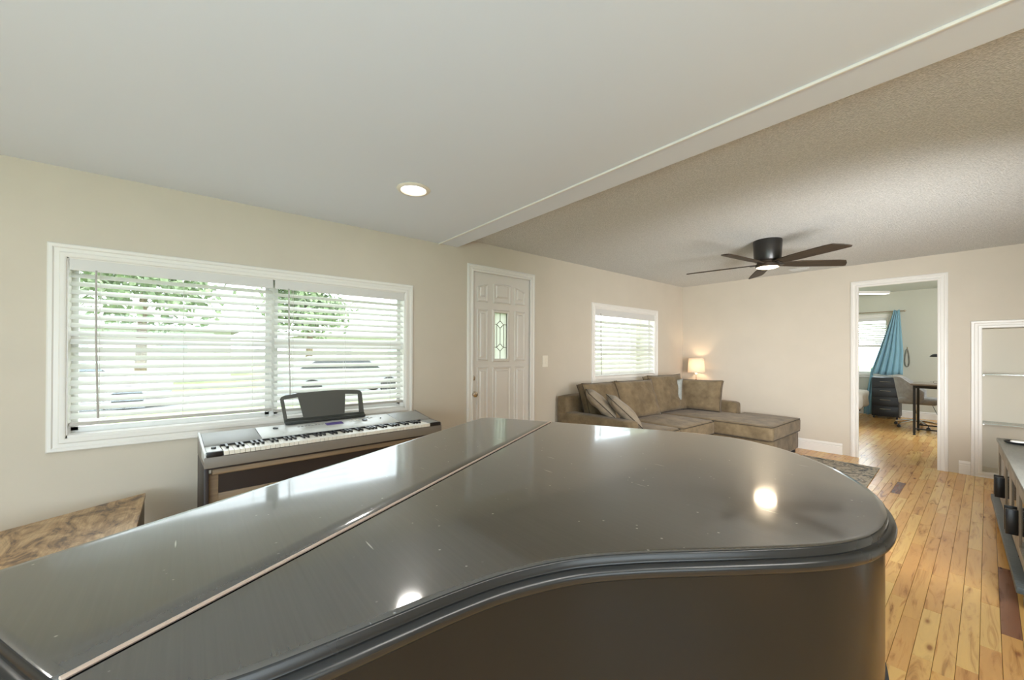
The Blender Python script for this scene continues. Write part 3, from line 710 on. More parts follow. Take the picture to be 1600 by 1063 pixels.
wk = B().box(-kw/2+.0008, kw/2-.0008, -.001, .158, .720, .742).done('white_key', M['ivory'], smooth=0, bevel=.0012, seg=1, mesh_only=True)
for k in range(nw): inst('white_key', wk, kb, (K0+kw*(k+.5), 0, 0))
bkm = B().prism([(.060, .738), (.158, .738), (.158, .754), (.072, .754)], -.0062, .0062, T=TU).done('black_key', M['ebony'], smooth=0, bevel=.001, seg=1, mesh_only=True)
for k in range(nw-1):
    if (k % 7) in (1, 4): continue      # keyboard starts at A
    inst('black_key', bkm, kb, (K0+kw*(k+1), 0, 0))
B().box(K0, K1, .150, .1615, .70, .7535).done('key_felt', M['black'], kb, smooth=0)
def onpan(w): return .757+(w-.175)*(.029/.22)
pz = math.atan2(.029, .22)
lc = B().box(-.058, .058, -.026, .026, 0, .002).done('display', M['lcd'], kb, smooth=0); lc.location = (.765, .300, onpan(.300)+.0005); lc.rotation_euler = (pz, 0, 0)
btn = B().box(-.008, .008, -.004, .004, 0, .003).done('button', M['greyplastic'], smooth=0, bevel=.001, seg=1, mesh_only=True)
btw = B().box(-.010, .010, -.005, .005, 0, .003).done('button', M['ivory'], smooth=0, bevel=.001, seg=1, mesh_only=True)
for k in range(8): inst('button', btn, kb, (.535+.022*k, .315, onpan(.315)), (pz, 0, 0))
for k in range(3): inst('button', btw, kb, (.885+.028*k, .330, onpan(.330)), (pz, 0, 0)); inst('button', btw, kb, (.885+.028*k, .305, onpan(.305)), (pz, 0, 0))
for (u_, w_, r_) in ((.400, .335, .016), (.985, .300, .020), (1.110, .300, .006)):
    o = B().lathe([(0, 0), (r_, 0), (r_*.9, .008), (0, .009)], (0, 0, 0), 18).done('dial', M['black'], kb); o.location = (u_, w_, onpan(w_)-.001); o.rotation_euler = (pz, 0, 0)
for k, (du, dw) in enumerate(((-.02, 0), (.02, 0), (0, .016), (0, -.016))): inst('button', btn, kb, (1.035+du, .345+dw, onpan(.345+dw)), (pz, 0, 0))
# music rest
rk = thing('music_rest', 'grey plastic music rest with two cut-out corners standing on the digital piano', 'music stand', (.628, .069, 0), ang)
def TR(u, z, h): t = (z-.785)/.215; return (u, .390+.055*t+h, z)
outer = [(.474, .800), (1.016, .800)]
b = B()
def hplate(x0, xa, xb, x1): pass
oT = [(.447, .960), (.455, .974), (.480, .984), (.560, .992), (.650, .998), (.740, 1.001), (.830, 1.001), (.910, .998), (.985, .992), (1.005, .986), (1.015, .972)]
# left post, centre plate, right post, top bar built as one outline grid
def quadstrip(L1, L2):
    n = len(L1)
    vs = [TR(u, z, 0) for u, z in L1]+[TR(u, z, 0) for u, z in L2]+[TR(u, z, .009) for u, z in L1]+[TR(u, z, .009) for u, z in L2]
    fs = []
    for i in range(n-1):
        fs += [(i, i+1, n+i+1, n+i), (2*n+i, 3*n+i, 3*n+i+1, 2*n+i+1), (i, 2*n+i, 2*n+i+1, i+1), (n+i, n+i+1, 3*n+i+1, 3*n+i)]
    fs += [(0, n, 3*n, 2*n), (n-1, 3*n-1, 4*n-1, 2*n-1)]
    b.face(vs, fs)
quadstrip(oT, [(.462, .950), (.468, .955), (.485, .958), (.560, .965), (.650, .966), (.740, .967), (.830, .968), (.886, .968), (.975, .962), (.990, .959), (1.014, .950)])
quadstrip([(.462, .950), (.470, .956)], [(.474, .800), (.488, .800)])
quadstrip([(.447, .960), (.462, .950)], [(.466, .800), (.474, .800)])
quadstrip([(.560, .965), (.650, .966), (.740, .967), (.830, .968), (.888, .968)], [(.592, .800), (.650, .800), (.740, .800), (.830, .800), (.870, .800)])
quadstrip([(.985, .961), (1.014, .950)], [(.983, .800), (1.016, .800)])
quadstrip([(1.014, .950), (1.017, .965)], [(1.016, .800), (1.020, .800)])
b.done('rest_plate', M['rack'], rk, smooth=0, bevel=0)
B().prism([(.372, .786), (.420, .790), (.416, .824), (.404, .826), (.384, .806), (.372, .808)], .470, 1.022, T=TU).done('rest_ledge', mat('rest_ledge_plastic', (.03, .032, .028), .4), rk, bevel=.003)
# stand
st = thing('keyboard_stand', 'brown and black wooden stand carrying the digital piano', 'stand', (.628, .069, 0), ang)
for u0, u1 in ((.0, .022), (KL-.022, KL)): B().box(u0, u1, .015, .415, .0, .660).done('side_panel', M['standdark'], st, bevel=.003)
B().box(.035, KL-.035, .030, .060, .610, .645).done('front_rail', M['standwood'], st, bevel=.010, seg=3)
B().box(.022, KL-.022, .02, .41, .645, .660).done('top_board', M['standdark'], st, smooth=0)
for u0, u1 in ((.026, .068), (KL-.068, KL-.026)): B().box(u0, u1, .062, .084, .02, .612).done('frame_stile', M['standwood'], st, bevel=.002)
B().box(.068, KL-.068, .062, .084, .455, .500).done('lower_rail', M['standwood'], st, bevel=.002)
B().box(.068, KL-.068, .070, .078, .500, .612).done('dark_panel', M['standdark'], st, smooth=0)
B().box(.022, KL-.022, .36, .375, .15, .455).done('back_board', M['standdark'], st, smooth=0)

# ------------------------------------------------------------------ rustic table, bottom left
tb = thing('side_table', 'low rustic brown wood table in the lower left corner by the wall', 'table', (0, 0, 0))
tz = .45
P0, Pr, Pb = Vector((.112, -.190)), Vector((1.10, -.182)), Vector((.640, -1.145))
quad = [tuple(P0), tuple(Pb), (1.62, -1.10), tuple(Pr)]
B().prism(quad, tz-.022, tz).done('tabletop', M['rustic'], tb, bevel=.0015, seg=1)
def inq(p, t=.03): c = Vector((.85, -.65)); q = Vector(p); return q+(c-q).normalized()*t
sd_ = [(P0.x+.02, P0.y-.004), (P0.x+.03, P0.y-.026), (1.07, -.206), (1.07, -.186)]
B().prism(sd_, .0, tz-.022).done('side_panel', M['rusticside'], tb, smooth=0)
q1, q2 = Vector(P0)+Vector((.03, -.03)), Vector(Pb)+Vector((.03, .03)); 
for p in (inq(Pb, .06), inq((1.62, -1.10), .07)): B().box(p.x-.02, p.x+.02, p.y-.02, p.y+.02, 0, tz-.022).done('leg', M['rusticside'], tb, smooth=0)

# ------------------------------------------------------------------ SOFA with chaise
def soft_box(x0, x1, y0, y1, z0, z1, r=.04, n=10, crown=0.0, seed=0, wr=.006, faces='z', nscale=4.0):
    """rounded, slightly lumpy cushion"""
    b = B(); bm = b.bm
    bmesh.ops.create_cube(bm, size=2.0)
    bmesh.ops.subdivide_edges(bm, edges=bm.edges, cuts=n, use_grid_fill=True)
    hx, hy, hz = (x1-x0)/2, (y1-y0)/2, (z1-z0)/2; c = Vector(((x0+x1)/2, (y0+y1)/2, (z0+z1)/2))
    for v in bm.verts:
        p = v.co.copy()
        # denser rings near edges
        q = Vector([math.copysign(1-(1-abs(t))**1.35, t) if abs(t) < 1 else t for t in p])
        s_ = Vector((q.x*hx, q.y*hy, q.z*hz))
        i_ = Vector((max(-hx+r, min(hx-r, s_.x)), max(-hy+r, min(hy-r, s_.y)), max(-hz+r, min(hz-r, s_.z))))
        d = s_-i_
        if d.length > 1e-6:
            # round the corner regions
            s2 = i_+d.normalized()*min(r, max(abs(d.x), abs(d.y), abs(d.z)))
        else: s2 = s_
        if crown:
            if faces == 'z': s2.z += crown*(1-q.x**2)*(1-q.y**2)*(1 if q.z > .2 else (-.3 if q.z < -.2 else 0))
            if faces == 'x': s2.x += crown*(1-q.y**2)*(1-q.z**2)*(1 if q.x > .2 else (-.5 if q.x < -.2 else 0))
            if faces == 'y': s2.y -= crown*(1-q.x**2)*(1-q.z**2)*(1 if q.y < -.2 else (-.5 if q.y > .2 else 0))
        nz = noise.noise(Vector((s2.x*nscale+seed*3.1, s2.y*nscale+seed, s2.z*nscale)))
        s2 += (s2.normalized() if s2.length else s2)*nz*wr
        v.co = s2+c
    return b
def loop_pipe(name, pts, parent, r=.0045, mt=None): return B().tube(pts, r, 6, closed=True).done(name, mt or M['piping'], parent)
sofa = thing('sectional_sofa', 'olive brown chenille sectional sofa with chaise in the far corner', 'sofa', (0, 0, 0))
def sp(b, name, parent=sofa, mt=None): return b.done(name, mt or M['sofa'], parent, smooth=R(180))
SY0, SY1 = 3.37, 6.19
sp(soft_box(.06, 1.02, 3.40, SY1-.01, .05, .27, .02, 6), 'base_frame')
sp(soft_box(1.02, 1.715, 5.20, SY1, .05, .272, .02, 6), 'chaise_base')
for x_, y_ in ((.1, 3.45), (1.0, 3.45), (1.66, 5.25), (1.66, 6.14), (.1, 6.14)): B().box(x_-.025, x_+.025, y_-.025, y_+.025, 0, .06).done('foot', M['blackmatte'], sofa, smooth=0)
sp(soft_box(.03, .19, SY0+.01, SY1, .10, .790, .035, 8, wr=.003), 'back_frame')
sp(soft_box(.05, 1.035, SY0, SY0+.185, .06, .600, .035, 9, .006, 1, .004), 'arm')
sp(soft_box(.06, 1.02, 5.99, SY1, .06, .600, .04, 9, .006, 2, .004), 'arm')
def seat(name, x0, x1, y0, y1, z0, z1, crown, seed):
    o = sp(soft_box(x0, x1, y0, y1, z0, z1, .035, 12, crown, seed, .008), name)
    def lp(z): 
        r_ = .035; P = []
        for cx_, cy_, a0 in ((x1-r_, y1-r_, 0), (x0+r_, y1-r_, 90), (x0+r_, y0+r_, 180), (x1-r_, y0+r_, 270)):
            for k in range(5): a = R(a0+22.5*k); P.append((cx_+r_*.93*math.cos(a), cy_+r_*.93*math.sin(a), z))
        return P
    loop_pipe('piping', lp(z1-.012), o); loop_pipe('piping', lp(z0+.014), o)
    return o
seat('seat_cushion', .18, 1.10, SY0+.19, 4.295, .272, .448, .025, 3)
seat('seat_cushion', .18, 1.11, 4.305, 5.125, .272, .448, .030, 4)
seat('chaise_cushion', .60, 1.735, 5.145, 5.985, .275, .448, .028, 5) if False else None
ch = sp(soft_box(.18, 1.735, 5.14, 5.985, .275, .450, .035, 14, .020, 5, .008), 'chaise_cushion')
ch2 = sp(soft_box(1.045, 1.735, 5.60, 6.215, .275, .450, .035, 12, .012, 5, .006), 'chaise_cushion_end', ch)
for z_ in (.440, .288):
    P = [(.22, 5.146, z_), (1.0, 5.143, z_), (1.69, 5.146, z_), (1.722, 5.155, z_), (1.732, 5.19, z_), (1.732, 5.7, z_), (1.732, 6.17, z_), (1.722, 6.203, z_), (1.69, 6.212, z_), (1.09, 6.212, z_)]
    B().tube(P, .0045, 6).done('piping', M['piping'], ch)
def cushion(name, w_, h_, t_, loc, rot, mt, parent=None, seed=0, wr=.010, label=None, group=None, box=0.0, pinch=.16, pipe=True, cat='cushion'):
    """throw pillow in local x (width), z (height), y thickness; origin at the bottom centre"""
    b = B(); n = 14; vs = []; idx = {}
    def P(i, j, s_):
        u = -1+2*i/n; v = -1+2*j/n
        e = (1-abs(u)**2.6)*(1-abs(v)**2.6)
        th = t_/2*(box+(1-box)*max(e, 0)**.42)
        pu = u*(1-pinch*.5*(v*v)*(abs(u)**3)*0); 
        k = 1-pinch*((1-abs(v)**4)*abs(u)**6*.35)
        k2 = 1-pinch*((1-abs(u)**4)*abs(v)**6*.35)
        x_ = u*w_/2*k; z_ = h_/2+v*h_/2*k2
        nz = noise.noise(Vector((x_*7+seed*5, z_*7+s_*2, seed)))*wr*(max(e, 0)**.5)
        nz += noise.noise(Vector((x_*3+z_*11+seed*2, z_*2, seed+s_)))*wr*.7*(max(e, 0)**.5)
        return Vector((x_, s_*(th+nz), z_))
    for s_ in (-1, 1):
        for i in range(n+1):
            for j in range(n+1):
                idx[(s_, i, j)] = len(vs); vs.append(P(i, j, s_))
    fs = []
    for i in range(n):
        for j in range(n):
            fs.append((idx[(-1, i, j)], idx[(-1, i+1, j)], idx[(-1, i+1, j+1)], idx[(-1, i, j+1)]))
            fs.append((idx[(1, i, j)], idx[(1, i, j+1)], idx[(1, i+1, j+1)], idx[(1, i+1, j)]))
    ring = [(i, 0) for i in range(n)]+[(n, j) for j in range(n)]+[(i, n) for i in range(n, 0, -1)]+[(0, j) for j in range(n, 0, -1)]
    for a in range(len(ring)):
        p, q = ring[a], ring[(a+1) % len(ring)]
        fs.append((idx[(-1, *p)], idx[(1, *p)], idx[(1, *q)], idx[(-1, *q)]))
    b.face(vs, fs); bmesh.ops.remove_doubles(b.bm, verts=b.bm.verts, dist=1e-5)
    o = b.done(name, mt, parent, smooth=R(180)); o.location = loc; o.rotation_euler = rot
    if label: tag(o, label, cat, group)
    if pipe:
        for s_ in ((-1, 1) if box > .1 else (0,)):
            pts = []
            for (i, j) in ring: q = P(i, j, s_ if s_ else 1); q.y = (q.y if s_ else 0)*1.0; pts.append(q*1.0+Vector((0, 0, 0)))
            B().tube(pts, .004, 5, closed=True).done('piping', M['piping'], o)
    return o
# back cushions lean on the back frame, face +x  (rotate so local -y -> +x)
def backc(yc, wd, x_, z_, tiltdeg, seed, h=.50, t=.20, rz=90):
    return cushion('back_cushion', wd, h, t, (x_, yc, z_), (R(-tiltdeg), 0, R(rz)), M['sofa'], sofa, seed, .034, box=.40, pinch=.14)
backc(3.95, .72, .335, .450, 17, 11, .49, .20, 92)
backc(4.56, .80, .425, .450, 19, 12, .50, .20, 87)
backc(5.38, .86, .395, .450, 17, 13, .54, .20, 88)
cushion('throw_pillow', .46, .44, .17, (.50, 3.60, .585), (R(-30), R(0), R(205)), M['pillow'], None, 21, .016, 'light taupe scatter pillow lying on the left arm of the sofa', 'scatter pillows on the sofa', cat='pillow', pinch=.3) if False else None
pl1 = cushion('throw_pillow', .46, .42, .14, (.635, 3.68, .583), (R(-47), 0, R(133)), M['pillow'], None, 21, .016, 'light taupe pillow leaning behind the sofa arm, nearer the back', 'loose pillows on the sofa', pinch=.3, cat='pillow')
pl2 = cushion('throw_pillow', .48, .44, .14, (.875, 3.785, .515), (R(-47), 0, R(133)), M['pillow'], None, 22, .014, 'light taupe pillow leaning forward at the front of the sofa arm', 'loose pillows on the sofa', pinch=.3, cat='pillow')
pl3 = cushion('throw_pillow', .70, .45, .20, (.555, 5.76, .462), (R(-12), 0, R(5)), M['sofa'], None, 23, .020, 'large square olive brown cushion standing on the chaise against the far arm', 'loose pillows on the sofa', box=.25, pinch=.12, cat='pillow')
pl4 = cushion('throw_pillow', .34, .46, .12, (.30, 5.52, .462), (R(-8), 0, R(26)), M['palepillow'], None, 24, .010, 'pale grey woven pillow squeezed behind the large olive brown cushion', 'loose pillows on the sofa', pinch=.25, pipe=False, cat='pillow')

# corner table and lamp
ct = thing('corner_table', 'narrow dark corner table behind the sofa arm under the lamp', 'table', (.27, 6.33, 0))
B().box(-.20, .20, -.125, .125, .60, .625).done('tabletop', M['standdark'], ct, bevel=.003)
for sx in (-.18, .18):
    for sy in (-.105, .105): B().box(sx-.014, sx+.014, sy-.014, sy+.014, 0, .60).done('leg', M['standdark'], ct, smooth=0)
lx, ly = .30, 6.325
lamp = thing('table_lamp', 'small table lamp with glowing linen drum shade in the corner', 'lamp', (lx, ly, .625))
B().lathe([(0, 0), (.060, 0), (.060, .012), (.020, .022), (.016, .05), (.032, .075), (.034, .11), (.022, .135), (.028, .15), (.020, .175), (.014, .19), (.026, .205), (.026, .215), (.012, .225), (.010, .25), (0, .25)], (0, 0, 0), 24).done('base', M['copper'], lamp)
B().tube([(0, 0, .25), (0, 0, .33)], .006, 8).done('neck', M['brass'], lamp)
B().lathe([(0, .33), (.012, .335), (.026, .37), (.022, .40), (0, .41)], (0, 0, 0), 12).done('bulb', M['bulb'], lamp)
sb = B(); zs0, zs1 = .357, .592
sb.lathe([(.126, zs0), (.112, zs1)], (0, 0, 0), 40); bmesh.ops.delete(sb.bm, geom=[f for f in sb.bm.faces if len(f.verts) > 4], context='FACES')
sho = sb.done('lamp_shade', M['shade'], lamp, smooth=R(60))
nt = M['shade'].node_tree; bs = bsdf(M['shade']); tl = nt.nodes.new('ShaderNodeBsdfTranslucent'); tl.inputs[0].default_value = (.85, .74, .60, 1); mx = nt.nodes.new('ShaderNodeMixShader'); mx.inputs[0].default_value = .16
nt.links.new(bs.outputs[0], mx.inputs[1]); nt.links.new(tl.outputs[0], mx.inputs[2]); nt.links.new(mx.outputs[0], nt.nodes['Material Output'].inputs[0])
b = B(); b.tube([(.126*math.cos(2*PI*k/32), .126*math.sin(2*PI*k/32), zs0+.004) for k in range(32)], .004, 6, True); b.tube([(.112*math.cos(2*PI*k/32), .112*math.sin(2*PI*k/32), zs1-.002) for k in range(32)], .003, 6, True)
for k in range(3): a = 2*PI*k/3; b.tube([(0, 0, .42), (.112*math.cos(a), .112*math.sin(a), zs1-.01)], .0015, 5)
b.tube([(0, 0, .40), (0, 0, .43)], .003, 6); b.done('shade_trim', M['shade'], lamp)
ld = bpy.data.lights.new('table_lamp_light', 'POINT'); ld.energy = 4.2; ld.color = (1, .72, .46); ld.shadow_soft_size = .03
lo = bpy.data.objects.new('table_lamp_light', ld); COL.objects.link(lo); lo.location = (lx, ly, .625+.47)

# rug
RUGP = [(2.52, 6.01), (1.80, 6.01), (1.80, 5.06), (1.17, 5.06), (1.17, 2.95), (2.62, 2.95)]
rg = thing('area_rug', 'grey and beige abstract patterned area rug in front of the sofa', 'rug', (0, 0, 0))
B().prism([(2.555, 5.67), (.72, 5.02), (1.46, 2.95), (3.05, 3.52)] if False else RUGP, .001, .012).done('pile', M['rug'], rg, bevel=.002)

# ------------------------------------------------------------------ ceiling fan
fc = Vector((1.905, 4.425, 0)); ft = H2
fan = thing('ceiling_fan', 'black flush mount ceiling fan with five walnut blades and lit lamp', 'fan', (fc.x, fc.y, ft))
B().lathe([(0, 0), (.122, 0), (.124, -.012), (.120, -.10), (.117, -.190), (.108, -.205), (0, -.205)], (0, 0, 0), 40).done('motor_housing', M['fanblack'], fan)
B().lathe([(0, -.205), (.085, -.205), (.088, -.222), (.100, -.232), (.104, -.258), (.098, -.264), (0, -.264)], (0, 0, 0), 40).done('light_ring', M['brass' if False else 'blade'], fan)
B().lathe([(.094, -.262), (.094, -.266), (.070, -.274), (.030, -.279), (0, -.280)], (0, 0, 0), 40).done('light_lens', M['lens'], fan)
bp = [(.09, -.035), (.17, -.052), (.30, -.066), (.62, -.070), (.685, -.060), (.725, -.010), (.755, .052), (.74, .066), (.60, .068), (.30, .062), (.17, .048), (.09, .035)]
blade_me = B().prism(bp, -.005, .005).done('blade', M['blade'], smooth=0, bevel=.002, mesh_only=True)
arm_me = B().box(.06, .15, -.03, .03, -.010, -.002).done('blade_bracket', M['fanblack'], smooth=0, bevel=.003, mesh_only=True)
for k in range(5):
    a = R(-27+72*k)
    o = inst('blade', blade_me, fan, (0, 0, -.232), (R(-12), 0, a)); o.rotation_mode = 'XYZ'
    inst('blade_bracket', arm_me, o)
ld = bpy.data.lights.new('fan_lamp', 'AREA'); ld.shape = 'DISK'; ld.size = .17; ld.energy = 8; ld.color = (1, .80, .55)
lo = bpy.data.objects.new('fan_lamp', ld); COL.objects.link(lo); lo.location = (fc.x, fc.y, ft-.284)

vt = thing('ceiling_vent', 'small flat vent on the textured ceiling just beyond the fan blades', 'vent', (1.72, 6.22, H2))
B().box(-.11, .11, -.07, .07, -.010, 0).done('vent_frame', M['pop'], vt, bevel=.003)
for k in range(6): B().box(-.095, .095, -.060+.021*k, -.050+.021*k, -.015, -.009).done('louvre', M['pop'], vt, smooth=0)

# recessed ceiling lights
def downlight(x_, y_, label, watts=2.5):
    t = thing('recessed_light', label, 'light', (x_, y_, H1), 0, 'recessed ceiling lights')
    B().lathe([(.070, 0), (.100, 0), (.104, -.004), (.098, -.010), (.080, -.013), (.074, -.006), (.070, 0)], (0, 0, 0), 40).done('trim_ring', M['plate'], t)
    B().lathe([(0, -.003), (.074, -.003), (.074, -.006), (.06, -.010), (0, -.012)], (0, 0, 0), 32).done('lens', M['downlens'], t)
    l_ = bpy.data.lights.new('downlight', 'AREA'); l_.shape = 'DISK'; l_.size = .14; l_.energy = watts; l_.color = (1, .96, .9)
    lo_ = bpy.data.objects.new('downlight', l_); COL.objects.link(lo_); lo_.location = (x_, y_, H1-.016)
downlight(.995, 1.088, 'round white recessed light, the only one in the smooth ceiling')
downlight(1.0, -1.3, 'unseen round recessed light added behind the camera on the left'); downlight(3.4, -1.3, 'unseen round recessed light added behind the camera in the middle'); downlight(5.4, -.6, 'unseen round recessed light added over the kitchen side')  # unseen downlights, added as extra interior light

# ------------------------------------------------------------------ TV console at the right edge
ca = math.atan2(5.1995-3.3533, 3.3407-3.4101)
# local x runs along the front towards the far wall, local y towards the wall (away from room)
con = thing('tv_console', 'long low grey wood media console with black strap handles at right edge', 'console', (3.4101, 3.3533, 0), ca)
CL0, CL1 = -.10, 1.848
TC = lambda u, v, z: (u, -v, z)
def cbox(u0, u1, v0, v1, z0, z1, name, mt, parent=con, bv=.003): return B().box(u0, u1, -v1, -v0, z0, z1).done(name, mt, parent, bevel=bv)
cbox(CL0, CL1, 0, .42, .575, .600, 'top_board', M['consoletop'])
cbox(CL0+.006, CL1-.012, .006, .010, .560, .596, 'top_edge', M['console'])
for u0 in (CL0+.01, CL1-.035): cbox(u0, u0+.025, .015, .41, .10, .575, 'side_panel', M['console'])
cbox(CL0+.01, CL1-.01, .395, .41, .10, .575, 'back_panel', M['consoledark'])
cbox(CL0+.01, CL1-.01, .02, .40, .12, .135, 'bottom_board', M['consoledark'])
cbox(CL0-.02, CL1+.03, -.030, .43, .085, .120, 'base_plinth', M['consoledark'], bv=.006)
for u0 in (CL0+.02, CL1-.07):
    for v0 in (.0, .37): cbox(u0, u0+.05, v0, v0+.05, 0, .085, 'foot', M['consoledark'])
edges = [CL0+.035, .36, .80, 1.24, CL1-.035]
for k in range(4):
    a, c = edges[k]+.004, edges[k+1]-.004
    dr = cbox(a, a+.07, .008, .026, .140, .556, 'door', M['console'])
    for bx_ in ((c-.07, c, .140, .556), (a+.07, c-.07, .140, .200), (a+.07, c-.07, .496, .556)): cbox(bx_[0], bx_[1], .008, .026, bx_[2], bx_[3], 'door_rail', M['console'], dr)
    cbox(a+.07, c-.07, .014, .018, .200, .496, 'door_pane', M['carglass'], dr, 0)
    hx_ = a+.02 if k % 2 else c-.05
    cbox(hx_, hx_+.018, -.040, .008, .255, .400, 'handle', M['black'], dr, .003)
for u0 in edges[1:4]: cbox(u0-.003, u0+.003, .010, .03, .12, .56, 'stile', M['black'], con, 0)
dish = thing('candle_dish', 'small black dish holding a white candle on the console top', 'dish', (3.445, 4.96, .6005))
B().lathe([(0, 0), (.045, 0), (.070, .008), (.075, .018), (.071, .018), (.064, .010), (0, .006)], (0, 0, 0), 28).done('bowl', M['black'], dish)
B().lathe([(0, .007), (.040, .007), (.040, .020), (.036, .023), (0, .023)], (0, 0, 0), 24).done('candle', M['candle'], dish)

# ------------------------------------------------------------------ BEDROOM
window('window_4', BW, 1.47, T='y', at=BD1, two=True)
blind('white raised blind on the bedroom window', BW[0]+.01, BW[1]-.01, BW[3]-.005, 1.50, R(35), None, T='y', at=BD1, xc=-.035)
cr_ = thing('curtain_rod', 'grey metal curtain rod above the bedroom window', 'rod', (1.0, BD1-.09, 2.18))
B().tube([(-.7, 0, 0), (1.20, 0, 0)], .010, 10).done('rod', M['nickel'], cr_); B().lathe([(0, 0), (.016, .004), (.018, .02), (.010, .035), (0, .04)], (1.20, 0, 0), 14, 'x').done('finial', M['nickel'], cr_)
B().box(1.10, 1.115, -.01, .085, -.01, .01).done('bracket', M['nickel'], cr_, smooth=0)
# curtain: gathered at the rod end, swept to one side and lying over the drawers
cu = thing('curtain', 'light blue curtain gathered at the rod and spread over the black drawers', 'curtain', (0, 0, 0))
def ribbon(rows, name, amp, folds, yb, seed=0):
    b = B(); nu = 48; vs = []
    for (z, xl, xr, yo, am) in rows:
        for i in range(nu+1):
            t = i/nu; x_ = xl+(xr-xl)*t
            vs.append((x_, yb+yo+am*math.sin(folds*2*PI*t+seed)*(.6+.4*math.sin(3.3*t+z)), z+.01*math.sin(9*t)))
    n = nu+1
    b.face(vs, [(r_*n+i, r_*n+i+1, (r_+1)*n+i+1, (r_+1)*n+i) for r_ in range(len(rows)-1) for i in range(nu)])
    ob = b.done(name, M['curtain'], cu, smooth=R(180)); md = ob.modifiers.new('s', 'SOLIDIFY'); md.thickness = .004
    return ob
rows = []
for k in range(15):
    t = k/14; z = 2.20-(2.20-.875)*t
    rows.append((z, 2.055-.33*t**1.05, 2.145+.07*min(1, t*1.5), -.10-.24*t, .030+.016*t))
ribbon(rows, 'drape', .03, 5, BD1)
rows = [(1.0-.97*k/10, 1.740-.12*min(1, k/9), 1.772-.02*k/10, -.30, .010) for k in range(11)]
ribbon(rows, 'drape_tail', .02, 2, BD1)
# drawers
dw = thing('drawer_cabinet', 'black four-drawer cabinet on castors below the blue curtain', 'drawers', (1.785, 10.78, 0))
B().box(0, .40, 0, .42, .045, .820).done('carcass', M['blackdrawer'], dw, bevel=.004)
for k in range(4):
    z0 = .075+.182*k
    f_ = B().box(.012, .388, -.016, 0, z0, z0+.172).done('drawer', M['blackdrawer'], dw, bevel=.003)
    B().tube([(.12, -.018, z0+.12), (.13, -.030, z0+.12), (.27, -.030, z0+.12), (.28, -.018, z0+.12)], .004, 8).done('handle', M['chrome'], f_)
for px in (.03, .37):
    for py in (.03, .39): B().lathe([(0, -.012), (.022, -.012), (.022, .012), (0, .012)], (px, py, .022), 12, 'x').box(px-.012, px+.012, py-.012, py+.012, .03, .046).done('castor', M['black'], dw)
# bed end at left
bed = thing('bed', 'end of a bed with cream bedspread at the left of the bedroom', 'bed', (0, 0, 0))
B().box(.05, 1.62, 9.35, 10.75, .12, .30).done('bed_frame', M['blackmatte'], bed, bevel=.01)
for px, py in ((1.55, 9.42), (1.55, 10.68), (.1, 9.42), (.1, 10.68)): B().box(px-.035, px+.035, py-.035, py+.035, 0, .14).done('leg', M['blackmatte'], bed, smooth=0)
soft_box(.03, 1.66, 9.32, 10.78, .30, .52, .06, 10, .02, 5, .01).done('mattress', M['bedspread'], bed, smooth=R(180))
sb = soft_box(.0, 1.76, 9.28, 10.80, .22, .56, .08, 16, .03, 8, .035); sb.done('bedspread', M['bedspread'], bed, smooth=R(180))
# desk
dk = thing('desk', 'desk with brown wood top and black metal legs in the bedroom', 'desk', (2.50, 8.95, 0))
B().box(0, 1.5, 0, .62, .795, .820).done('desktop', M['deskwood'], dk, bevel=.003)
for px in (.03, 1.44):
    for py in (.02, .58): B().box(px, px+.03, py, py+.03, .03, .795).lathe([(0, 0), (.018, 0), (.012, .03), (0, .03)], (px+.015, py+.015, 0), 10).done('leg', M['blackmatte'], dk, smooth=0)
for py in (.025, .585): B().box(.06, 1.44, py, py+.02, .09, .11).done('lower_bar', M['blackmatte'], dk, smooth=0)
for px in (.035, 1.445): B().box(px, px+.02, .05, .58, .765, .795).done('side_bar', M['blackmatte'], dk, smooth=0)
for py in (.025, .585): B().box(.06, 1.44, py, py+.02, .75, .795).done('apron', M['blackmatte'], dk, smooth=0)
# items on desk
dl = thing('desk_lamp', 'black desk lamp with domed head reaching in over the desk', 'lamp', (3.10, 9.45, .82))
B().lathe([(0, 0), (.07, 0), (.07, .015), (.01, .02), (0, .02)], (0, 0, 0), 20).done('base', M['black'], dl)
B().tube([(0, 0, .02), (.03, 0, .30), (-.02, 0, .44), (-.28, .02, .452)], .008, 8).done('arm', M['black'], dl)
B().lathe([(0, .05), (.03, .048), (.062, .030), (.078, .0), (.074, .0), (.055, .024), (0, .04)], (-.345, .02, .430), 20).done('lamp_head', M['black'], dl)
gs = thing('eyeglasses', 'pair of dark eyeglasses resting on the desk', 'glasses', (2.79, 9.30, .8205), R(20))
b = B()
for cx_ in (-.033, .033): b.tube([(cx_+.026*math.cos(2*PI*k/16), 0, .022+.019*math.sin(2*PI*k/16)) for k in range(16)], .0022, 6, True)
b.tube([(-.008, 0, .026), (.008, 0, .026)], .002, 6).tube([(-.06, 0, .028), (-.062, .12, .024)], .002, 6).tube([(.06, 0, .028), (.062, .12, .024)], .002, 6); b.done('spectacle_frame', M['black'], gs)
